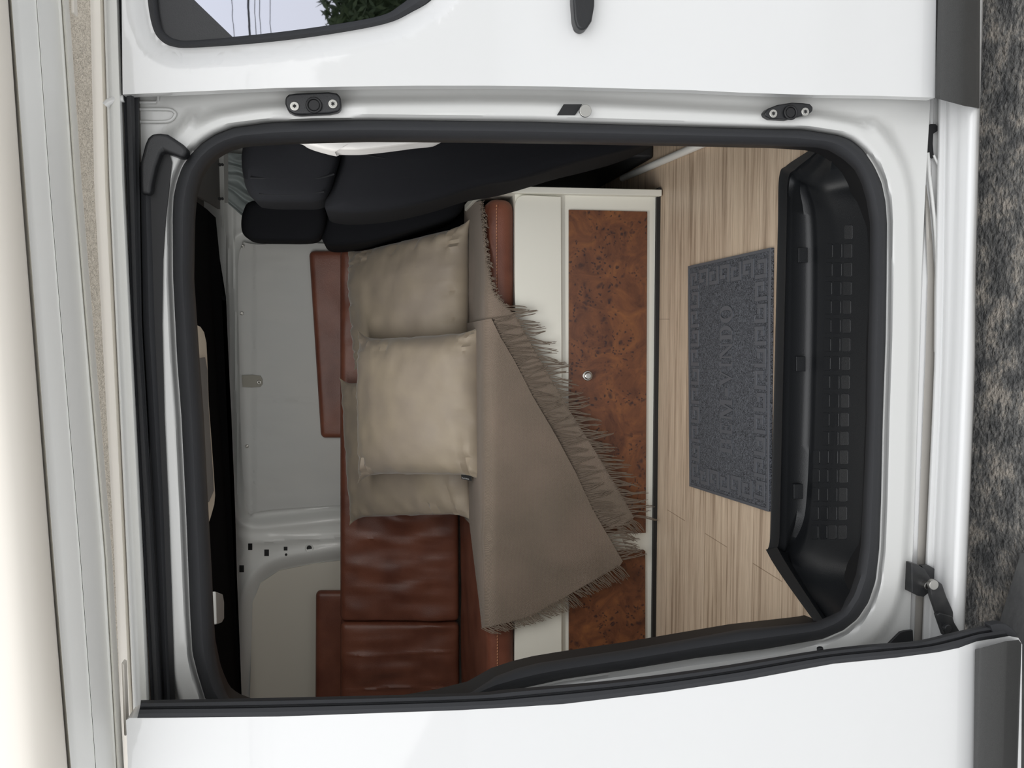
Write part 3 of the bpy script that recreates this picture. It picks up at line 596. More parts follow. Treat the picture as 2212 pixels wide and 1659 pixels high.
bm = bmesh.new(); disc(bm, PS(2005, 1266, .018), (0, 1, 0), .0075, .015); disc(bm, PS(2018, 1264, -.004), (0, 1, 0), .010, .01); obj('pivot_pin', bm, metal, hb_, bevel=.001)
bm = bmesh.new(); disc(bm, PS(2049, 1358, -.022), (0, 1, 0), .0075, .015); obj('bolt', bm, darkmetal, hb_, bevel=.002)
bm = bmesh.new(); prism(bm, [PS(u, v, .02) for u, v in ((1915, 1396), (1945, 1366), (1955, 1363), (1972, 1361), (1974, 1396))], (0, .006, 0)); obj('guide_plate', bm, blackpl, van, bevel=.001)
bm = bmesh.new(); tube(bm, [PS(1772, 1408, .0), PS(1771, 1398, -.0)], .006, 12); obj('bump_stop', bm, blackpl, van, bevel=.002)
# step well inside the opening
KP = [
 (-.895, [(1776, 306), (1740, 330), (1700, 357), (1683, 382), (1680, 500), (1673, 800), (1664, 1150), (1661, 1200), (1762, 1347), (1782, 1370)], 'z'),
 (-.897, [(1777, 307), (1744, 333), (1704, 360), (1687, 385), (1684, 500), (1677, 800), (1668, 1150), (1666, 1198), (1767, 1347), (1785, 1370)], 'z'),
 (-.900, [(1781, 309), (1752, 338), (1720, 364), (1702, 390), (1699, 500), (1692, 800), (1684, 1150), (1683, 1190), (1782, 1345), (1797, 1366)], 'z'),
 (-.910, [(1783, 311), (1755, 341), (1723, 368), (1705, 394), (1703, 500), (1696, 800), (1688, 1152), (1687, 1194), (1786, 1345), (1798, 1366)], 'z'),
 (0.0, [(1786, 313), (1760, 345), (1728, 373), (1712, 402), (1709, 500), (1704, 800), (1697, 1155), (1700, 1203), (1789, 1345), (1800, 1364)], 'r'),
 (.003, [(1788, 315), (1763, 348), (1732, 378), (1716, 408), (1713, 500), (1708, 800), (1701, 1150), (1704, 1206), (1790, 1345), (1801, 1364)], 'r'),
 (.012, [(1790, 317), (1770, 351), (1738, 388), (1728, 408), (1738, 500), (1735, 800), (1722, 1100), (1705, 1207), (1791, 1345), (1802, 1364)], 'r'),
 (.004, [(1792, 318), (1776, 353), (1745, 392), (1738, 408), (1754, 500), (1752, 800), (1740, 1100), (1707, 1209), (1792, 1345), (1802, 1364)], 'r'),
 (-.004, [(1794, 319), (1778, 355), (1748, 394), (1743, 408), (1760, 500), (1758, 800), (1745, 1100), (1709, 1211), (1793, 1345), (1803, 1364)], 'r'),
 (-.045, [(1798, 321), (1788, 362), (1770, 400), (1768, 430), (1782, 520), (1780, 800), (1768, 1120), (1740, 1225), (1800, 1340), (1807, 1358)], 'r'),
 (-.10, [(1802, 322), (1795, 362), (1795, 400), (1800, 440), (1815, 540), (1810, 800), (1795, 1120), (1775, 1240), (1806, 1336), (1812, 1356)], 'r'),
 (-.172, [(1812, 326), (1830, 350), (1850, 395), (1866, 445), (1873, 600), (1866, 900), (1853, 1150), (1838, 1250), (1812, 1334), (1822, 1352)], 'r'),
 (-.190, [(1818, 328), (1838, 350), (1860, 395), (1876, 445), (1884, 600), (1878, 900), (1865, 1150), (1850, 1250), (1818, 1336), (1828, 1352)], 'r')]
bm = bmesh.new(); rings = []
for val, pts, kind in KP:
    c = cr([(a, b, w) for (a, b), w in zip(pts, (.1, .2, .5, .9, 1, 1, 1, .9, .3, .1))], 14)
    if kind == 'z': rings.append([PZ(p.x, p.y, val) for p in c]); yr = [p.y for p in rings[-1]]
    else: rings.append([PY(p.x, p.y, y_ + val * p.z) for p, y_ in zip(c, yr)])
loft(bm, rings); face_cam(bm, Vector((0, -.5, 1))); sw = obj('step_well', bm, steppl, van, recalc=False)
from mathutils.bvhtree import BVHTree
tree = BVHTree.FromPolygons([v.co + van.location for v in sw.data.vertices], [list(p.vertices) for p in sw.data.polygons])
def treadpt(u, v):
    h, nn, i_, d_ = tree.ray_cast(CAMC, ray(u, v).normalized())
    if h is None: return PY(u, v, 1.75)
    if nn.z < 0: nn = -nn
    return h + nn * .0011
bm = bmesh.new()
for r in range(17):
    for c in range(4):
        v0 = 486 + r * 40.5; v1 = v0 + 31; sh = -(v0 - 580) * .020
        if c == 0 and r not in (12, 13, 14, 15, 16): continue
        if r == 0 and c < 3: continue
        re = [1779, 1798, 1818, 1840][c] + sh; le = re - (15, 15, 17, 18)[c]
        q = [(le + 2, v0), (re - 2, v0), (re, v0 + 3), (re, v1 - 3), (re - 2, v1), (le + 2, v1), (le, v1 - 3), (le, v0 + 3)]
        prism(bm, [treadpt(a, b) for a, b in q], (0, 0, -.004))
obj('tread_pattern', bm, steppl, sw, bevel=.0008)
for vc in (551, 786, 1062):
    bm = bmesh.new(); prism(bm, [PY(a, b, 1.851) for a, b in ((1725 - (vc - 550) * .02, vc - 16), (1745 - (vc - 550) * .02, vc - 16), (1745 - (vc - 550) * .02, vc + 16), (1725 - (vc - 550) * .02, vc + 16))], (0, .01, 0)); obj('clip_cover', bm, steppl, sw, bevel=.001)
# underside / rear body side
bm = bmesh.new(); box(bm, (-2.4, 1.74, .31), (2.0, 3.6, .36)); obj('underbody', bm, rubber_dark, van, smooth=False)
bm = bmesh.new(); rings = []
for k in range(25):
    z = EYE - 1.15 + 1.62 * k / 24; rings.append([Vector((x, yb(z) + .005, z)) for x in (-2.45, -1.6, -.98)])
loft(bm, rings); face_cam(bm); obj('rear_side_panel', bm, paint, van, recalc=False)
bm = bmesh.new(); box(bm, (-2.45, 1.60, EYE + .661), (1.18, 3.88, EYE + .70)); box(bm, (-2.45, 1.60, EYE + .585), (1.18, 1.625, EYE + .661)); box(bm, (1.155, 1.625, EYE + .585), (1.18, 3.88, EYE + .661)); obj('roof_skin', bm, paint, van, smooth=False)
# front end of the van beyond the front door
x0 = PS(1100, -420).x - .01
bm = bmesh.new(); rings = []
for k in range(17):
    z = .27 + 1.0 * k / 16; rings.append([Vector((x, yb(z) + .012 + .16 * max(0, (x - 1.5) / 1.2) ** 2, z)) for x in (x0, 1.2, 1.5, 1.8, 2.1, 2.4, 2.7)])
loft(bm, rings); face_cam(bm); obj('fender', bm, paint, van, recalc=False, solid=.02, soff=-1)
bm = bmesh.new(); a = [Vector((x0, yb(1.2) + .012, 1.2)), Vector((x0 + .9, yb(1.2) + .03, 1.2)), Vector((x0 + .20, yb(2.0) + .03, EYE + .60)), Vector((x0, yb(2.0) + .012, EYE + .60))]; prism(bm, a, (0, .03, 0)); obj('front_pillar', bm, paint, van, smooth=False)
bm = bmesh.new(); prism(bm, [Vector((x0 + .9, 1.62, 1.2)), Vector((x0 + .9, 3.72, 1.2)), Vector((x0 + .20, 3.72, EYE + .60)), Vector((x0 + .20, 1.62, EYE + .60))], (.01, 0, .008))
wg = bpy.data.materials.new('windshield_glass'); wg.use_nodes = True; q = wg.node_tree; q.nodes.clear(); o_ = q.nodes.new('ShaderNodeOutputMaterial'); tr = q.nodes.new('ShaderNodeBsdfTransparent'); tr.inputs[0].default_value = (.30, .31, .30, 1); gl = q.nodes.new('ShaderNodeBsdfGlossy'); gl.inputs['Roughness'].default_value = .03; mxs = q.nodes.new('ShaderNodeMixShader'); mxs.inputs[0].default_value = .12
q.links.new(tr.outputs[0], mxs.inputs[1]); q.links.new(gl.outputs[0], mxs.inputs[2]); q.links.new(mxs.outputs[0], o_.inputs[0])
obj('windshield', bm, wg, van, smooth=False)
bm = bmesh.new(); prism(bm, [Vector((x0 + .88, 1.60, 1.2)), Vector((2.7, 1.78, .98)), Vector((2.7, 3.58, .98)), Vector((x0 + .88, 3.76, 1.2))], (0, 0, .03)); obj('hood', bm, paint, van, smooth=False)
# ================================================================ AWNING
aw = empty('awning', PY(80, 600, 1.5), 'long cream and grey awning box mounted along the van roof edge', 'awning')
pyf = lambda y: (lambda u, v: PY(u, v, y - .05))
bm = bmesh.new(); strip(bm, KG, [([-260, -230, -165, -130], pyf(1.44)), ([-200, -170, -105, -70], pyf(1.31)), ([-90, -60, 5, 42], pyf(1.29)), ([-50, -22, 45, 82], pyf(1.30)), ([-10, 18, 82, 118], pyf(1.325)), ([12, 40, 103, 139], pyf(1.35)), ([17, 45, 108, 144], pyf(1.36)), ([17.5, 45.5, 108.5, 144.5], pyf(1.40))], -420, 1800); face_cam(bm); obj('front_rail', bm, awn_cream, aw, recalc=False)
bm = bmesh.new(); strip(bm, KG, [([16, 44, 107, 143], pyf(1.40)), ([22, 52, 113, 150], pyf(1.385)), ([25, 55, 116, 152], pyf(1.372)), ([28, 57, 119, 155], pyf(1.376)), ([31, 60, 122, 158], pyf(1.392)), ([40, 70, 135, 168], pyf(1.400)), ([78, 107, 173, 205], pyf(1.445))], -420, 1800); face_cam(bm); obj('underside_panel', bm, awn_grey, aw, recalc=False)
bm = bmesh.new(); strip(bm, KG, [([79, 108, 174, 206], pyf(1.450)), ([80, 109, 175, 207], pyf(1.443)), ([100, 130, 198, 228], pyf(1.475)), ([124, 153, 218, 245], pyf(1.515)), ([125, 154, 219, 246], pyf(1.52)), ([131, 158, 225, 250], pyf(1.522)), ([134, 161, 228, 252], pyf(1.53))], -420, 1800); face_cam(bm); obj('underside_panel', bm, awn_grey, aw, recalc=False)
bm = bmesh.new(); strip(bm, KG, [([133, 160, 227, 251], pyf(1.56)), ([134, 161, 228, 252], pyf(1.520)), ([138, 165, 232, 256], pyf(1.515)), ([145, 172, 238, 263], pyf(1.525)), ([148, 176, 241, 266], pyf(1.545)), ([149, 177, 242, 267], pyf(1.62))], -420, 1800); face_cam(bm); obj('rear_lip', bm, mat('awning_lip', (.76, .74, .68, 1), .45), aw, recalc=False)
for (a, b, c, d) in ((150, -30, 158, 28), (262, 1432, 268, 1590)):
    bm = bmesh.new(); prism(bm, [PY(a, b, 1.51), PY(c, b + 4, 1.51), PY(c + (d - b) * .035, d, 1.51), PY(a + (d - b) * .035, d, 1.51)], (0, .02, 0)); obj('mounting_bracket', bm, awn_cream, aw, bevel=.002)
# ================================================================ BENCH CABINET
bench = empty('bench_cabinet', Vector((-.4, 3.0, zf)), 'white bench cabinet with brown burl wood doors along the far wall', 'cabinet')
CYF = 2.690
def pl(u, v, y=CYF): return PY(u, v, y)
zc = PY(1113, 900, CYF).z
xa = PY(1300, 422, CYF).x; xbk = -1.9
bm = bmesh.new(); box(bm, (xbk, CYF, zf + .012), (xa, 3.64, zc)); obj('body', bm, cream, bench, smooth=False, bevel=.001)
bm = bmesh.new(); box(bm, (xbk, CYF - .012, zf + .0005), (xa + .0, 3.6, zf + .012)); 
tube(bm, [Vector((xa + .02, CYF - .02, zf + .006)), Vector((xa + .02, 3.0, zf + .006))], .006, 6); obj('plinth_strip', bm, rubber_dark, bench, smooth=False)
def boardpts(pts, y): return [PY(u, v, y) for u, v in pts]
bm = bmesh.new(); fb = cr([(1113, 460, 0), (1113.5, 440, 0), (1118, 428, 0), (1127, 422.5, 0), (1140, 421.5, 0)], 4)
pts = [(p.x, p.y) for p in fb] + [(1212, 425), (1214, 900), (1213, 1700), (1112, 1700), (1113, 900)]
prism(bm, boardpts(pts, CYF - .014), (0, .0135, 0)); obj('top_board', bm, cream, bench, bevel=.0015)
bm = bmesh.new(); prism(bm, boardpts([(1229, 453), (1398.5, 457), (1395, 1151), (1229, 1156)], CYF - .007), (0, .0065, 0)); bd = obj('door', bm, burlm, bench, smooth=False, bevel=.001)
bm = bmesh.new(); c = PY(1268.5, 811.5, CYF - .007); disc(bm, c + Vector((0, -.006, 0)), (0, 1, 0), .0155, .006, 28); kb = obj('knob', bm, metal, bd, bevel=.002)
bm = bmesh.new(); disc(bm, PY(1269, 811.5, CYF - .007) + Vector((0, -.014, 0)), (0, 1, 0), .0115, .010, 28); obj('knob_button', bm, metal, bd, bevel=.004)
bm = bmesh.new(); prism(bm, boardpts([(1229, 1192), (1391, 1188), (1394, 1191), (1394, 1700), (1229, 1700)], CYF - .007), (0, .0065, 0)); obj('door', bm, burlm, bench, smooth=False, bevel=.001)
# end panel with rounded rear corner
bm = bmesh.new(); zt = PY(1040, 403, 2.655).z; zb = zf + .004
xe0 = PY(1300, 408, 2.655).x
rr = .07; prof = [(2.655, zb), (2.655, zt - .03)] + [(2.655 + .03 * (1 - math.cos(a)), zt - .03 + .03 * math.sin(a)) for a in [k * math.pi / 12 for k in range(1, 7)]] + [(3.10, zt)] + [(3.10 + .10 * math.sin(a), zt - .10 + .10 * math.cos(a)) for a in [k * math.pi / 12 for k in range(1, 7)]] + [(3.20, zb)]
prism(bm, [Vector((xe0 - .017, y, z)) for y, z in prof], (.019, 0, 0)); obj('end_panel', bm, cream, bench, bevel=.002)
# ================================================================ SEAT + BACK CUSHIONS
zs = PY(1052, 900, CYF).z                                        # seat top
def lwr(seed, amp, fx=1, ft=1):
    def f(s, t, w):
        a = noise.noise(Vector((s * 16 * fx, t * 2.2 * ft, seed))) ; b = noise.noise(Vector((s * 34 * fx, t * 3.5, seed + 5)))
        ridge = max(0, a) ** 1.5 * amp * 1.6 + b * amp * .35
        fold = sum(h * math.exp(-((s - c0 - .012 * math.sin(t * 5 + c0 * 9)) / .006) ** 2) for c0, h in ((.10, .5), (.16, .7), (.235, 1), (.30, .5), (.345, .8), (.60, .6), (.82, .5)))
        return Vector((0, -1, .2)) * ((ridge + .0065 * fold * (amp > .004) * (.35 + .65 * noise.noise(Vector((t * 4, s * 5, seed))) + .3)) * (1 - w) * 2 * min(1, t * 6) * min(1, (1 - t) * 6))
    return f
seat = empty('seat_cushion', Vector((-.5, 3.0, zc)), 'brown leather seat cushion with stitched edge on the white bench', 'cushion')
sx0, sx1 = -1.85, PY(1080, 428, CYF).x
bm = rbox(((sx1 - sx0) / 2, .405, (zs - zc) / 2), .034, (60, 24, 3))
for v in bm.verts:
    v.co += Vector(((sx0 + sx1) / 2, CYF + .003 + .405, (zs + zc) / 2 + .0005))
    if v.co.z > zs - .01: v.co.z += .004 * noise.noise(v.co * 7)
obj('cover', bm, leatherm, seat)
bm = bmesh.new(); zst = PY(1074, 900, CYF).z; N = 190
for k in range(N):
    x = sx1 - .02 - k * .0095
    tube(bm, [Vector((x, CYF + .0015, zst)), Vector((x - .006, CYF + .0015, zst + .0012))], .0014, 5)
tag(obj('stitching', bm, mat('tan_thread', (.50, .24, .13, 1), .7), seat), 'tan seam stitching', kind='stuff')
bm = bmesh.new(); tube(bm, [Vector((sx0 + .05, CYF + .0045, zst - .0025)), Vector((sx1 - .02, CYF + .0045, zst - .0025))], .0022, 6); obj('seam', bm, leatherm, seat)
def backc(name, v0, v1, label, seed, ut=735, ub=994, y0=3.50, y1=3.52, th=.12, u_off=0, amp=.012):
    F = [PY(ub, v1, y0), PY(ub, v0, y0), PY(ut, v0, y1), PY(ut, v1, y1)]
    F = [F[0], F[1], F[2], F[3]]
    for p in (F[0], F[1]): p.z = zs + .002
    B = [p + Vector((0, th, 0)) for p in F]
    wr = lwr(seed, amp, fx=max(.25, (v1 - v0) / 800))
    bm = hexcushion(F, B, .022, (90, 26, 4), wr); o = obj(name, bm, leatherm); tag(o, label, 'cushion', 'brown leather cushions against the van wall'); return o
# slab cushions standing on the seat
backc('back_cushion', 538, 1344, 'long wrinkled brown leather back cushion behind the three velvet pillows', 3.1)
backc('back_cushion', 1347, 1700, 'brown leather back cushion at the rear end, beside the long one', 8.7)
def backrest2(v0, v1, ut, ul, label):
    F = [PY(760, v1, 3.545 + .08), PY(760, v0, 3.625), PY(ul, v0, 3.60), PY(ut, v1, 3.60)]
    F = [PY(760, v1, 3.645), PY(760, v0, 3.645), PY(ul, v0, 3.645), PY(ut, v1, 3.645)]
    zb_ = zs + .004
    F[0].z = F[1].z = F[0].z
    B = [Vector((p.x, p.y, p.z)) for p in F]
    F = [p + Vector((0, -.001, 0)) for p in F]
    return F, B
def bolster(v0, v1, u0, u1, label, seed):                         # cushion wedged behind, its top showing above the back cushions
    yF, yB = 3.655 - .012, 3.655 - .0
    yf = 3.60
    F = [PY(760, v1, yf), PY(760, v0, yf), PY(u0, v0, yf), PY(u1, v1, yf)]
    B = [p + Vector((0, .045, 0)) for p in F]
    bm = hexcushion(F, B, .02, (40, 8, 3), lambda s, t, w: Vector((0, -.003, 0)) * noise.noise(Vector((s * 9, t * 2, seed))))
    o = obj('wall_bolster', bm, leatherm); tag(o, label, 'cushion', 'brown leather bolsters by the wall'); return o
# the shelf the bolsters rest on
bolster(541, 947, 667, 693, 'reddish brown leather bolster below the grey window cover', 1.0)
bolster(1279, 1700, 682, 680, 'dark brown leather bolster in front of the cream wall panel', 6.0)
# ================================================================ PILLOWS
def pillow(name, C, T, label, seed, pinch=.075, wramp=.009, gath=()):
    C = [Vector(c) for c in C]                                   # corners: s0t0, s1t0, s1t1, s0t1
    n = ((C[1] - C[0]).cross(C[3] - C[0])).normalized()
    if n.y > 0: n = -n
    bm = bmesh.new(); N = 44; G = {}
    def P(s, t, side):
        a, b = 2 * s - 1, 2 * t - 1
        base = C[0].lerp(C[1], s).lerp(C[3].lerp(C[2], s), t); cen = (C[0] + C[1] + C[2] + C[3]) / 4
        ax, bx = C[1] - C[0], C[3] - C[0]
        pb = pinch * (1 - a ** 8) * abs(b) ** 5; pa = pinch * .45 * (1 - b ** 8) * abs(a) ** 5
        scal = 1 + .10 * noise.noise(Vector((a * 5, seed, b))) if abs(b) > .9 else 1
        base = base - bx * (.5 * pb * (1 if b > 0 else -1) * scal) - ax * (.5 * pa * (1 if a > 0 else -1))
        h = T * ((1 - abs(a) ** 2.6) ** .55) * ((1 - abs(b) ** 2.6) ** .55) if abs(a) < 1 and abs(b) < 1 else 0
        wr = 0; ed = min(1 - abs(a), 1 - abs(b))
        tang = s if (1 - abs(b)) < (1 - abs(a)) else t
        g = 1.3 * noise.noise(Vector((tang * 15, seed + ed * 1.5, side * 3))) + .8 * noise.noise(Vector((tang * 31, seed + 3, side)))
        wr = g * wramp * math.exp(-((ed - .13) / .13) ** 2)
        wr += .014 * noise.noise(Vector((s * 3, t * 3, seed + 9))) * min(1, ed * 4)
        wr += .006 * noise.noise(Vector((s * 10, t * 8, seed + 19))) * min(1, ed * 4)
        for eg, c0, dp, ln, sl_ in gath:                          # gathers running in from an edge
            q, r_ = (s, t if eg == 0 else 1 - t) if eg in (0, 1) else (t, s if eg == 2 else 1 - s)
            wr -= dp * math.exp(-((q - c0 - sl_ * r_) / (.010 + .03 * r_)) ** 2) * math.exp(-(r_ / ln) ** 2) * min(1, r_ * 25)
        return base + n * (side * h + wr * (1 if side > 0 else -.3))
    for i in range(N + 1):
        for j in range(N + 1):
            s = .5 - .5 * math.cos(math.pi * i / N); t = .5 - .5 * math.cos(math.pi * j / N)
            G[i, j, 1] = bm.verts.new(P(s, t, 1))
            if i in (0, N) or j in (0, N): G[i, j, -1] = G[i, j, 1]
            else: G[i, j, -1] = bm.verts.new(P(s, t, -1))
    for i in range(N):
        for j in range(N):
            for sd_ in (1, -1):
                q = [G[i, j, sd_], G[i + 1, j, sd_], G[i + 1, j + 1, sd_], G[i, j + 1, sd_]]
                if sd_ < 0: q.reverse()
                try: bm.faces.new(q)
                except ValueError: pass
    o = obj(name, bm, velvet); tag(o, label, 'pillow', 'beige velvet pillows on the bench'); return o
def q3(u, v, y): return PY(u, v, y)
pillow('pillow', [q3(772, 712, 3.12), q3(1046, 692, 2.80), q3(1052, 1050, 2.78), q3(772, 1046, 3.10)], .10, 'large square beige velvet pillow at the front centre of the three', 2.0, wramp=.012, pinch=.14, gath=((1, .12, .03, .16, -.1), (1, .47, .016, .14, .2), (1, .56, .014, .12, -.3), (1, .90, .03, .20, .05), (0, .22, .018, .2, .3), (0, .30, .016, .22, .2), (0, .44, .012, .16, .1), (0, .93, .02, .15, -.2), (3, .55, .012, .12, .2), (3, .62, .010, .10, -.2)))
pillow('pillow', [q3(750, 538, 3.40), q3(1016, 472, 3.04), q3(1014, 800, 3.04), q3(765, 800, 3.38)], .10, 'beige velvet pillow nearest the black driver seats, with gathers along its front-of-van edge', 5.0, wramp=.014, pinch=.10, gath=((0, .12, .022, .2, .4), (0, .19, .024, .26, .3), (0, .26, .022, .24, .15), (0, .34, .020, .2, 0), (0, .45, .016, .18, .1), (0, .56, .018, .2, -.1), (0, .66, .016, .18, -.1), (0, .78, .014, .15, -.2), (0, .92, .024, .2, -.3)))
p3 = pillow('pillow', [q3(732, 815, 3.42), q3(1004, 780, 3.02), q3(1024, 1130, 3.00), q3(754, 1136, 3.40)], .07, 'beige velvet pillow mostly hidden behind the large centre pillow', 9.0, wramp=.010, pinch=.12, gath=((1, .58, .018, .14, .2), (1, .70, .022, .18, .1), (1, .78, .02, .16, -.1), (1, .90, .03, .22, -.1), (2, .3, .012, .1, 0), (2, .55, .012, .1, 0)))
# woven label on the rear pillow
bm = bmesh.new(); LT = [(996, 1028), (1014, 1031), (1017, 1039), (998, 1035)]
prism(bm, [PY(u, v, 2.868) for u, v in ((996, 1022), (1018, 1024), (1019, 1039), (997, 1035))], (0, .0015, 0)); lab = obj('label', bm, rubber_dark, p3, smooth=False)
tx = bpy.data.curves.new('t', 'FONT'); tx.body = 'KAVAN'; tx.size = 1; to = bpy.data.objects.new('t', tx); SC.collection.objects.link(to)
bpy.context.view_layer.update(); me = bpy.data.meshes.new_from_object(to); bpy.data.objects.remove(to)
bm = bmesh.new(); bm.from_mesh(me)
w_ = max(v.co.x for v in bm.verts); h_ = max(v.co.y for v in bm.verts)
for v in bm.verts:
    s, t = v.co.x / w_, v.co.y / h_
    v.co = PY(997.5 + 15 * s + .8 * (1 - t), 1033.5 + 3 * s - 3.4 * t + .4, 2.8665)
o = obj('label_lettering', bm, mat('white_thread', (.6, .6, .6, 1), .6), lab, smooth=False)
# ================================================================ BLANKET
bl = empty('throw_blanket', Vector((-.3, 2.66, zs)), 'taupe herringbone throw blanket with long fringe draped over the seat edge', 'blanket')
YD = CYF - .040
def Q(u, v, lift=0.0):
    y0 = YD - lift; zz = zs + .007 + lift; rad = .045
    p = PY(u, v, y0)
    if p.z <= zz - rad: return p
    d = ray(u, v); cy, cz = y0 + rad, zz - rad - EYE
    A = d.y * d.y + d.z * d.z; B = -2 * (d.y * cy + d.z * cz); C = cy * cy + cz * cz - rad * rad
    D = B * B - 4 * A * C
    if D > 0:
        t = (-B - math.sqrt(D)) / (2 * A); q = CAMC + d * t
        if q.y <= y0 + rad and q.z >= zz - rad: return q
    return PZ(u, v, zz - EYE)
def soft(u, v, lift):
    # gentle folds, fading at the seat edge
    f = .006 * noise.noise(Vector((u / 90, v / 160, lift * 50)))
    d = polydist(u, v, [(1065, 1165), (1120, 1180), (1200, 1212), (1280, 1215)], False); f += .008 * math.exp(-(d / 16) ** 2)
    return Q(u, v, lift + max(-.004, f))
main = [(1000, 700), (1062, 688), (1082, 730), (1110, 777), (1150, 855), (1200, 940), (1243, 1020), (1280, 1100), (1345, 1212), (1340, 1220), (1250, 1272), (1150, 1330), (1095, 1345), (1042, 1357), (1036, 1300), (1026, 1220), (1015, 1130), (1005, 1120), (1004, 1000), (1004, 800)]
bm = pxmesh(main, [], 8, 16, lambda u, v: soft(u, v, .011)); obj('upper_layer', bm, blankm, bl, recalc=False, solid=.004, soff=0)
second = [(1004, 446), (1020, 438), (1040, 434), (1044, 470), (1047, 520), (1056, 580), (1066, 630), (1090, 660), (1112, 680), (1140, 730), (1170, 785), (1200, 835), (1232, 890), (1270, 950), (1310, 1015), (1345, 1075), (1369, 1118), (1345, 1132), (1320, 1140), (1250, 1100), (1150, 1000), (1006, 1000), (1005, 900)]
bm = pxmesh(second, [], 8, 16, lambda u, v: Q(u, v, .001 + .003 * noise.noise(Vector((u / 60, v / 60, 3))))); obj('under_layer', bm, blankm, bl, recalc=False, solid=.004, soff=0)
def fringe(bm, path, du, dv, lo, hi, lift, step=2.4, amp=5):
    path = [Vector((a, b)) for a, b in path]
    for a, b in zip(path, path[1:]):
        L = (b - a).length; n = max(1, int(L / step))
        for k in range(n):
            p = a.lerp(b, (k + random.random()) / n)
            cl = math.floor((p.y + p.x * .3) / 11.0); rc = random.Random(cl * 13 + int(lift * 1e4))
            tgt = ((cl + .5) * 11 - (p.y + p.x * .3)) * .55
            ln = rc.uniform(lo, hi) * random.uniform(.8, 1.08); dev = rc.uniform(-.22, .22)
            ph = random.uniform(0, 6); pts = []; am = random.uniform(.3, 1) * amp
            for i in range(7):
                t = i / 6
                u = p.x - 3 + du * ln * t; v = p.y + dv * ln * t + dev * ln * t * t + tgt * sstep(0, .7, t) + am * .35 * math.sin(ph + t * 5)
                u += am * .25 * math.cos(ph * 2 + t * 6)
                pts.append(Q(u, v, lift + .003 * random.random()))
            tube(bm, pts, [.0012 * (1 - .35 * i / 6) for i in range(7)], 4, caps=False)
bm = bmesh.new()
fringe(bm, main[1:9], .98, -.12, 42, 62, .006)
fringe(bm, main[9:14], .75, .55, 26, 42, .010)
obj1 = tag(obj('upper_fringe', bm, threadm, bl), kind='stuff')
bm = bmesh.new()
fringe(bm, second[2:8], .45, .12, 14, 30, .006, 1.8, 12)
fringe(bm, second[7:17], .98, .06, 44, 64, .002)
fringe(bm, [(1369, 1118), (1335, 1142)], .85, .5, 34, 50, .004)
fringe(bm, [(1316, 1095), (1340, 1150), (1360, 1195)], .9, .05, 30, 46, .003)
tag(obj('under_fringe', bm, threadm, bl), kind='stuff')
# ================================================================ WINDOW COVER
cv = empty('window_cover', PY(620, 820, WY), 'grey quilted fabric cover snapped over the far side window', 'window cover')
cover = cr([(526, 523, 0), (545, 527, 0), (570, 528, 0), (600, 524, 0), (700, 526, 0), (790, 534, 0)], 4)
outl = [(p.x, p.y) for p in cover] + [(790, 1083), (735, 1091), (640, 1097), (585, 1101), (548, 1107), (541, 1112), (536, 1108), (529, 1080), (523, 1000), (519, 900), (517, 780), (514, 650), (513, 580), (517, 545)]
def cvf(u, v):
    w = .004 * noise.noise(Vector((u / 90, v / 38, 2))) + .003 * noise.noise(Vector((u / 60, v / 17, 8))) * math.exp(-((u - 590) / 60) ** 2)
    w += .006 * math.exp(-((v - 862 - (u - 600) * .06) / 3.2) ** 2) * sstep(545, 565, u)
    w += .006 * math.exp(-((v - 985 - (u - 600) * -.15) / 40) ** 2) + .006 * sstep(546, 552, u)
    return PY(u, v, WY - .012 - w)
bm = pxmesh(outl, [], 6, 6, cvf); obj('fabric', bm, cover_m, cv, recalc=False, solid=.004, soff=-1)
for (u, v) in ((522.5, 677), (533.5, 964), (525, 532)):
    bm = bmesh.new(); c = PY(u, v, WY - .024); tube(bm, [c + Vector((math.cos(a) * .0045, 0, math.sin(a) * .0045)) for a in [k * math.pi / 8 for k in range(16)]], .0022, 8, True); disc(bm, c, (0, 1, 0), .003, .003, 12); obj('snap', bm, metal, cv)
bm = bmesh.new(); prism(bm, [PY(u, v, WY - .028) for u, v in ((522, 811), (545, 810), (563, 812), (567, 820), (567, 830), (562, 836), (545, 837), (524, 836))], (0, .004, 0)); st = obj('strap', bm, mat('strap_fabric', (.30, .29, .25, 1), .8), cv, bevel=.001)
bm = bmesh.new(); c = PY(559.5, 826, WY - .031); tube(bm, [c + Vector((math.cos(a) * .006, 0, math.sin(a) * .006)) for a in [k * math.pi / 8 for k in range(16)]], .0026, 8, True); obj('strap_snap', bm, metal, st)
# ================================================================ CEILING VENT + LAMP (slivers)
zl = .455
def onliner(u, v): 
    zz = interp([v for u_, v in far], [PY(a, b, 3.12).z - EYE for a, b in far], v) - .004
    return PZ(u, v, zz)
vent = empty('roof_vent', onliner(430, 900), 'cream framed roof vent with grey louvre, seen edge-on under the black ceiling', 'vent')
vo = [(415, 700), (428, 706), (436, 718), (441, 740), (444, 800), (446, 870), (452, 950), (457, 1020), (460, 1070), (458, 1090), (450, 1118), (444, 1135), (420, 1140)]
bm = bmesh.new(); prism(bm, [onliner(u, v) for u, v in vo], (0, 0, -.006)); obj('frame', bm, mat('vent_cream', (.65, .58, .48, 1), .5), vent, smooth=False)
bm = bmesh.new(); vi = [(415, 775), (436, 772), (441, 800), (443, 870), (448, 950), (453, 1020), (455, 1060), (444, 1085), (415, 1090)]; prism(bm, [onliner(u, v) + Vector((0, 0, -.007)) for u, v in vi], (0, 0, -.002)); obj('louver', bm, mat('vent_grey', (.16, .155, .15, 1), .6), vent, smooth=False)
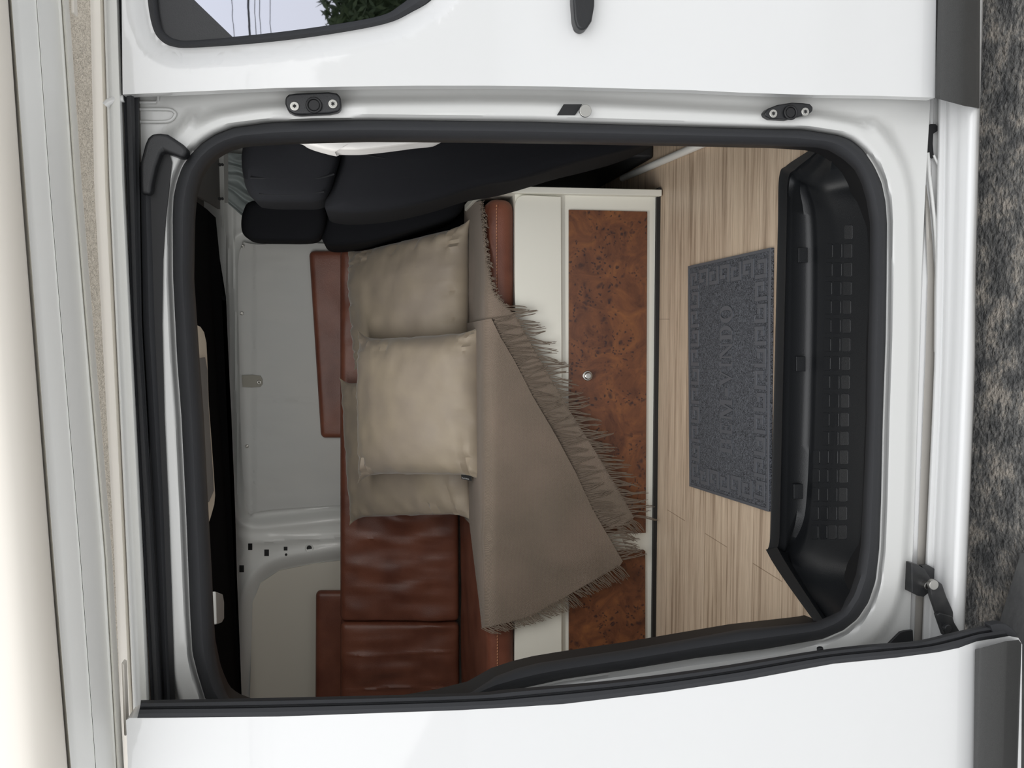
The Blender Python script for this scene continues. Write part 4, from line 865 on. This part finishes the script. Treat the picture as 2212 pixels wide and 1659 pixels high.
def arealight(name, loc, dirn, sx_, sy_, en, col):
    l = bpy.data.lights.new(name, 'AREA'); l.shape = 'RECTANGLE'; l.size = sx_; l.size_y = sy_; l.energy = en; l.color = col
    o = bpy.data.objects.new(name, l); link(o); o.location = loc; o.rotation_euler = Vector(dirn).to_track_quat('-Z', 'Y').to_euler(); return o
arealight('interior_fill', Vector((-.40, 2.45, EYE + .37)), (0, .45, -1), 1.5, .7, .7, (1, .985, .95))  # added fill under the liner, brightens the interior from above
arealight('door_side_fill', Vector((-.25, 1.88, EYE + .34)), (0, 1, -.75), 1.0, .16, 6.6, (1, .985, .95))  # added fill inside the door header, no lamp there; lifts cabinet and floor
bm = bmesh.new(); prism(bm, [onliner(u, v) for u, v in ((450, 1278), (466, 1284), (469, 1300), (469, 1338), (464, 1346), (452, 1350))], (0, 0, -.02)); o = obj('ceiling_lamp', bm, mat('lamp_grey', (.35, .35, .34, 1), .4), bevel=.004); tag(o, 'small grey oblong ceiling lamp on the black liner near the rear', 'lamp')
# ================================================================ CURTAIN
cu = empty('curtain', PY(500, 380, 3.58), 'grey-green ruffled curtain hanging from a rail beside the cab ceiling', 'curtain')
bm = bmesh.new(); prism(bm, [PY(u, v, 3.55) for u, v in ((483, 330), (494, 333), (495, 437), (485, 437))], (0, .01, 0)); obj('rail', bm, mat('rail_grey', (.25, .25, .24, 1), .5), cu, smooth=False)
def curt(u, v):
    t = (u - 494) / 80; vv2 = v + t * (v - 335) * .55 + t * 12
    return PY(u, vv2, 3.55 - .02 * math.sin(v / 3.3 + 3 * noise.noise(Vector((v / 20, t * 2, 1)))) * (.3 + t) - .01)
bm = bmesh.new(); vs = [[bm.verts.new(curt(493 + 5 * i, 330 + 1.0 * j)) for j in range(112)] for i in range(20)]
for a, b in zip(vs, vs[1:]):
    for i in range(len(a) - 1): bm.faces.new((a[i], a[i + 1], b[i + 1], b[i]))
face_cam(bm); obj('cloth', bm, curtainm, cu, recalc=False)
for v in (355, 429):
    bm = bmesh.new(); disc(bm, PY(474, v, 3.55), (0, 1, 0), .006, .01); disc(bm, PY(480, v, 3.55), (0, 1, 0), .005, .01); obj('fastener', bm, darkmetal, cu)
# ================================================================ CAB SEATS
def slab_(name, poly, y, th, parent, bev=.03, m=None):
    pc = cr([(a, b, 0) for a, b in poly], 4, True); bm = bmesh.new(); n = len(pc)
    cu_ = sum((p.x for p in pc)) / n; cv_ = sum((p.y for p in pc)) / n
    rings = []
    for k, (yo, sh) in enumerate(((0, .0), (.0, .55), (.003, .80), (.012, .92), (.035, .985), (.07, 1.0))):
        rings.append([PY(cu_ + (p.x - cu_) * max(sh, .001), cv_ + (p.y - cv_) * max(sh, .001), y + yo) for p in pc])
    last = rings[-1]; rings.append([p + Vector((0, th - .12, 0)) for p in last]); c = sum(last, Vector()) / n
    rings.append([c + (p - c) * .93 + Vector((0, th - .07, 0)) for p in last]); rings.append([c + (p - c) * .01 + Vector((0, th - .06, 0)) for p in last])
    loft(bm, rings, True); return obj(name, bm, m or blackfab, parent)
s1 = empty('cab_seat', PY(1300, 330, 2.6), 'black fabric cab seat nearer the door opening, partly behind the pillar', 'seat', 'black cab seats')
slab_('headrest', [(524, 320), (527, 390), (545, 428), (570, 437), (630, 438), (690, 436), (713, 415), (728, 370), (740, 320), (735, 270), (560, 262)], 2.20, .25, s1)
slab_('backrest', [(745, 262), (735, 340), (716, 400), (703, 436), (708, 455), (760, 462), (850, 455), (950, 432), (1040, 404), (1130, 388), (1250, 352), (1400, 312), (1440, 270), (1100, 240)], 2.215, .38, s1)
bm = bmesh.new(); box(bm, (.60, 2.15, zf), (1.1, 2.6, zf + .42)); obj('seat_base', bm, blackpl, s1, smooth=False, bevel=.01)
s2 = empty('cab_seat', PY(900, 480, 3.2), 'black fabric cab seat with rounded headrest beside the grey window cover', 'seat', 'black cab seats')
slab_('headrest', [(545, 434), (526, 455), (521, 485), (527, 508), (550, 520), (610, 522), (672, 521), (695, 508), (704, 480), (703, 450), (690, 436), (620, 432)], 2.98, .22, s2)
slab_('backrest', [(715, 436), (699, 470), (694, 510), (708, 530), (750, 531), (800, 524), (880, 503), (950, 482), (992, 462), (1010, 432), (1060, 385), (900, 360)], 3.05, .40, s2)
bm = bmesh.new(); box(bm, (.50, 2.75, zf), (1.1, 3.5, zf + .62)); obj('seat_base', bm, blackpl, s2, smooth=False, bevel=.01)
slab_('side_bolster', [(840, 500), (860, 545), (940, 535), (1008, 505), (1018, 470), (1030, 430), (1012, 400), (940, 440)], 3.44, .16, s2)
for (a, b) in ((456, 472), (499, 503), (508, 512)):
    bm = bmesh.new(); tube(bm, [PY(692, a, 3.1), PY(720, b, 3.1)], .005, 8); obj('headrest_post', bm, metal, s2)
def seam(pts, y, par):
    bm = bmesh.new(); tube(bm, [PY(p.x, p.y, y) for p in cr([(a, b, 0) for a, b in pts], 5)], .0022, 6); obj('seam', bm, mat('seam_thread', (.010, .0105, .012, 1), .9, spec=.15), par)
seam([(540, 384), (600, 386), (680, 386), (722, 376)], 2.202, s1); seam([(560, 420), (640, 421), (700, 414)], 2.204, s1)
seam([(770, 330), (860, 345), (960, 338), (1110, 303)], 2.217, s1); seam([(850, 385), (950, 378), (1100, 352), (1240, 318)], 2.217, s1)
bm = bmesh.new(); cl = [(640, 300), (655, 309), (680, 318), (720, 328), (730, 325), (780, 325), (840, 319), (900, 311), (960, 302), (900, 280), (700, 275), (610, 290)]
o = slab_('draped_cloth', cl, 2.06, .135, None, m=whitecl); tag(o, 'smooth white draped cloth beside the top of the black cab seat', 'cloth')
# ================================================================ FLOOR THINGS
bm = bmesh.new(); tube(bm, [PZ(1560, 292, FZ + .012), PZ(1345, 385, FZ + .012)], .011, 14); tag(obj('floor_tube', bm, whitepl), 'pale grey tube lying on the wood floor by the cab seats', 'tube')
gr = empty('grab_tube', PY(1700, 350, 1.88), 'short white hollow tube with dark upright bracket at the step corner', 'tube')
bm = bmesh.new(); a, b = PY(1700, 357, 1.93), PY(1768, 327, 1.84); tube(bm, [a, b], .0095, 20, caps=False); d = (b - a).normalized(); tube(bm, [b, b - d * .03], .0068, 20); 
tube(bm, [b, b + d * .0006], .0095, 20, caps=False); obj('tube_body', bm, whitepl, gr)
bm = bmesh.new(); tube(bm, [b + d * .0015, b - d * .001], .0062, 20); obj('tube_hole', bm, rubber_dark, gr)
bm = bmesh.new(); sdv = d.orthogonal().normalized(); s3 = d.cross(sdv); tube(bm, [b + (sdv * math.cos(q) + s3 * math.sin(q)) * .0085 for q in [k * math.pi / 12 for k in range(24)]], .002, 8, True); obj('tube_rim', bm, whitepl, gr)
bm = bmesh.new(); tube(bm, [PY(1692, 290, 1.90), PY(1693, 358, 1.90)], .0035, 8); tube(bm, [PY(1699, 290, 1.905), PY(1699, 358, 1.905)], .0025, 8); tube(bm, [PY(1688, 358, 1.90), PY(1704, 359, 1.90)], .003, 8); obj('bracket', bm, darkmetal, gr)
# ================================================================ DOOR MAT
M0 = [PZ(1668, 1105, FZ), PZ(1673, 535, FZ), PZ(1493, 575, FZ), PZ(1496, 1050, FZ)]      # near-left, near-right, far-right, far-left
def mp(s, t, z): p = M0[0].lerp(M0[1], s).lerp(M0[3].lerp(M0[2], s), t); return Vector((p.x, p.y, zf + z))
dm = empty('door_mat', mp(.5, .5, 0), 'dark grey welcome mat with embossed lettering and key border on the wood floor', 'mat')
bm = bmesh.new(); prism(bm, [mp(0, 0, .0005), mp(1, 0, .0005), mp(1, 1, .0005), mp(0, 1, .0005)], (0, 0, .0065)); obj('pile', bm, matm, dm, smooth=False, bevel=.001)
bm = bmesh.new()
def mbar(s0, t0, s1, t1, h=.0032): prism(bm, [mp(s0, t0, .0068), mp(s1, t0, .0068), mp(s1, t1, .0068), mp(s0, t1, .0068)], (0, 0, h))
W_ = (M0[1] - M0[0]).length; H_ = (M0[3] - M0[0]).length
mbar(.0, 0, 1, .018); mbar(0, .982, 1, 1); mbar(0, .018, .012, .982); mbar(.988, .018, 1, .982)
def key(cs, ct, w, h, hor, flip):
    # one meander key inside a cell centred cs, ct ; built from three or four bars
    bars = [(-.5, -.5, -.28, .5), (-.28, .28, .5, .5), (.28, -.28, .5, .28), (-.02, -.28, .28, -.06)]
    for (a, b, c, d) in bars:
        if flip: b, d = -d, -b
        if not hor: a, b, c, d = b, a, d, c
        mbar(cs + a * w, ct + b * h, cs + c * w, ct + d * h)
nx = 11; cw = .94 / nx
for k in range(nx):
    c = .03 + cw * (k + .5)
    key(c, .095, cw * .86, .115, True, k % 2 == 0); key(c, .905, cw * .86, .115, True, k % 2 == 1)
ny = 5; chh = .68 / ny
for k in range(ny):
    c = .16 + chh * (k + .5)
    key(.065, c, .075, chh * .86, False, k % 2 == 0); key(.935, c, .075, chh * .86, False, k % 2 == 1)
obj('key_border', bm, matflat, dm, smooth=False, bevel=.0006)
# serif capitals from strokes, cell 0..1
S = .22
def serif(x0, x1, y): return [(x0, y, x1, y + .10)]
L_ = {
 'B': [('r', .08, 0, .34, 1), ('r', 0, 0, .7, .1), ('r', 0, .9, .68, 1), ('r', .34, .45, .72, .55), ('r', .66, .08, .92, .47), ('r', .62, .53, .88, .92)],
 'E': [('r', .08, 0, .36, 1), ('r', 0, 0, .95, .12), ('r', 0, .88, .92, 1), ('r', .36, .44, .68, .56), ('r', .82, .0, .95, .3), ('r', .8, .72, .92, 1), ('r', .62, .33, .72, .67)],
 'M': [('r', .05, 0, .16, 1), ('r', .74, 0, .96, 1), ('p', (.05, 1), (.28, 1), (.56, .25), (.46, 0)), ('p', (.74, 1), (.85, 1), (.54, 0), (.46, .0)), ('r', 0, 0, .26, .09), ('r', .66, 0, 1, .09), ('r', 0, .91, .24, 1), ('r', .78, .91, 1, 1)],
 '-': [('r', .0, .34, 1.0, .58)],
 'V': [('p', (.06, 1), (.34, 1), (.60, .22), (.52, 0)), ('p', (.80, 1), (.92, 1), (.56, 0), (.47, .0)), ('r', 0, .91, .44, 1), ('r', .70, .91, 1, 1)],
 'I': [('r', .30, 0, .70, 1), ('r', .08, 0, .92, .09), ('r', .08, .91, .92, 1)],
 'N': [('r', .08, 0, .18, 1), ('r', .80, 0, .90, 1), ('p', (.05, 1), (.32, 1), (.92, 0), (.78, 0)), ('r', 0, 0, .30, .09), ('r', 0, .91, .25, 1), ('r', .68, .91, 1, 1)],
 'D': [('r', .08, 0, .36, 1), ('r', 0, 0, .6, .1), ('r', 0, .9, .6, 1), ('a', .42, .5, .54, .5, .27, -90, 90)],
 'O': [('a', .5, .5, .5, .52, .27, 0, 360)],
}
bm = bmesh.new()
def inv(u, v):
    p = PZ(u, v, FZ); t = 0; s = .5
    for _ in range(6):
        a = M0[0].lerp(M0[3], t); b = M0[1].lerp(M0[2], t); s = (p - a).dot(b - a) / (b - a).length_squared
        a2 = M0[0].lerp(M0[1], s); b2 = M0[3].lerp(M0[2], s); t = (p - a2).dot(b2 - a2) / (b2 - a2).length_squared
    return s, t
tb = inv(1590, 820)[1]; tt = inv(1563, 820)[1]
segs = [('B', 980, 945), ('E', 938, 912), ('M', 906, 862), ('-', 856, 838), ('V', 836, 800), ('I', 797, 780), ('N', 776, 740), ('D', 736, 702), ('O', 698, 660)]
for ch, va, vb_ in segs:
    s0 = inv(1576, va)[0]; s1_ = inv(1576, vb_)[0]
    X = lambda x: s0 + (s1_ - s0) * x
    Yt = lambda y: tb + (tt - tb) * y
    for k, st_ in enumerate(L_[ch]):
        zz = .0068 + k * .00004
        if st_[0] == 'r': _, a, b, c, d = st_; prism(bm, [mp(X(a), Yt(b), zz), mp(X(c), Yt(b), zz), mp(X(c), Yt(d), zz), mp(X(a), Yt(d), zz)], (0, 0, .003))
        elif st_[0] == 'p': prism(bm, [mp(X(a), Yt(b), zz) for a, b in st_[1:]], (0, 0, .003))
        else:
            _, cx, cy, rx, ry, w, a0, a1 = st_; nseg = 20
            for q in range(nseg):
                A0 = math.radians(a0 + (a1 - a0) * q / nseg); A1 = math.radians(a0 + (a1 - a0) * (q + 1) / nseg)
                w0 = w * (abs(math.cos(A0)) * .7 + .3); w1 = w * (abs(math.cos(A1)) * .7 + .3)
                pp = [(cx + rx * math.cos(A0), cy + ry * math.sin(A0)), (cx + rx * math.cos(A1), cy + ry * math.sin(A1)), (cx + (rx - w1) * math.cos(A1), cy + (ry - w1 * .8) * math.sin(A1)), (cx + (rx - w0) * math.cos(A0), cy + (ry - w0 * .8) * math.sin(A0))]
                prism(bm, [mp(X(a), Yt(b), zz) for a, b in pp], (0, 0, .003))
obj('lettering', bm, matflat, dm, smooth=False)
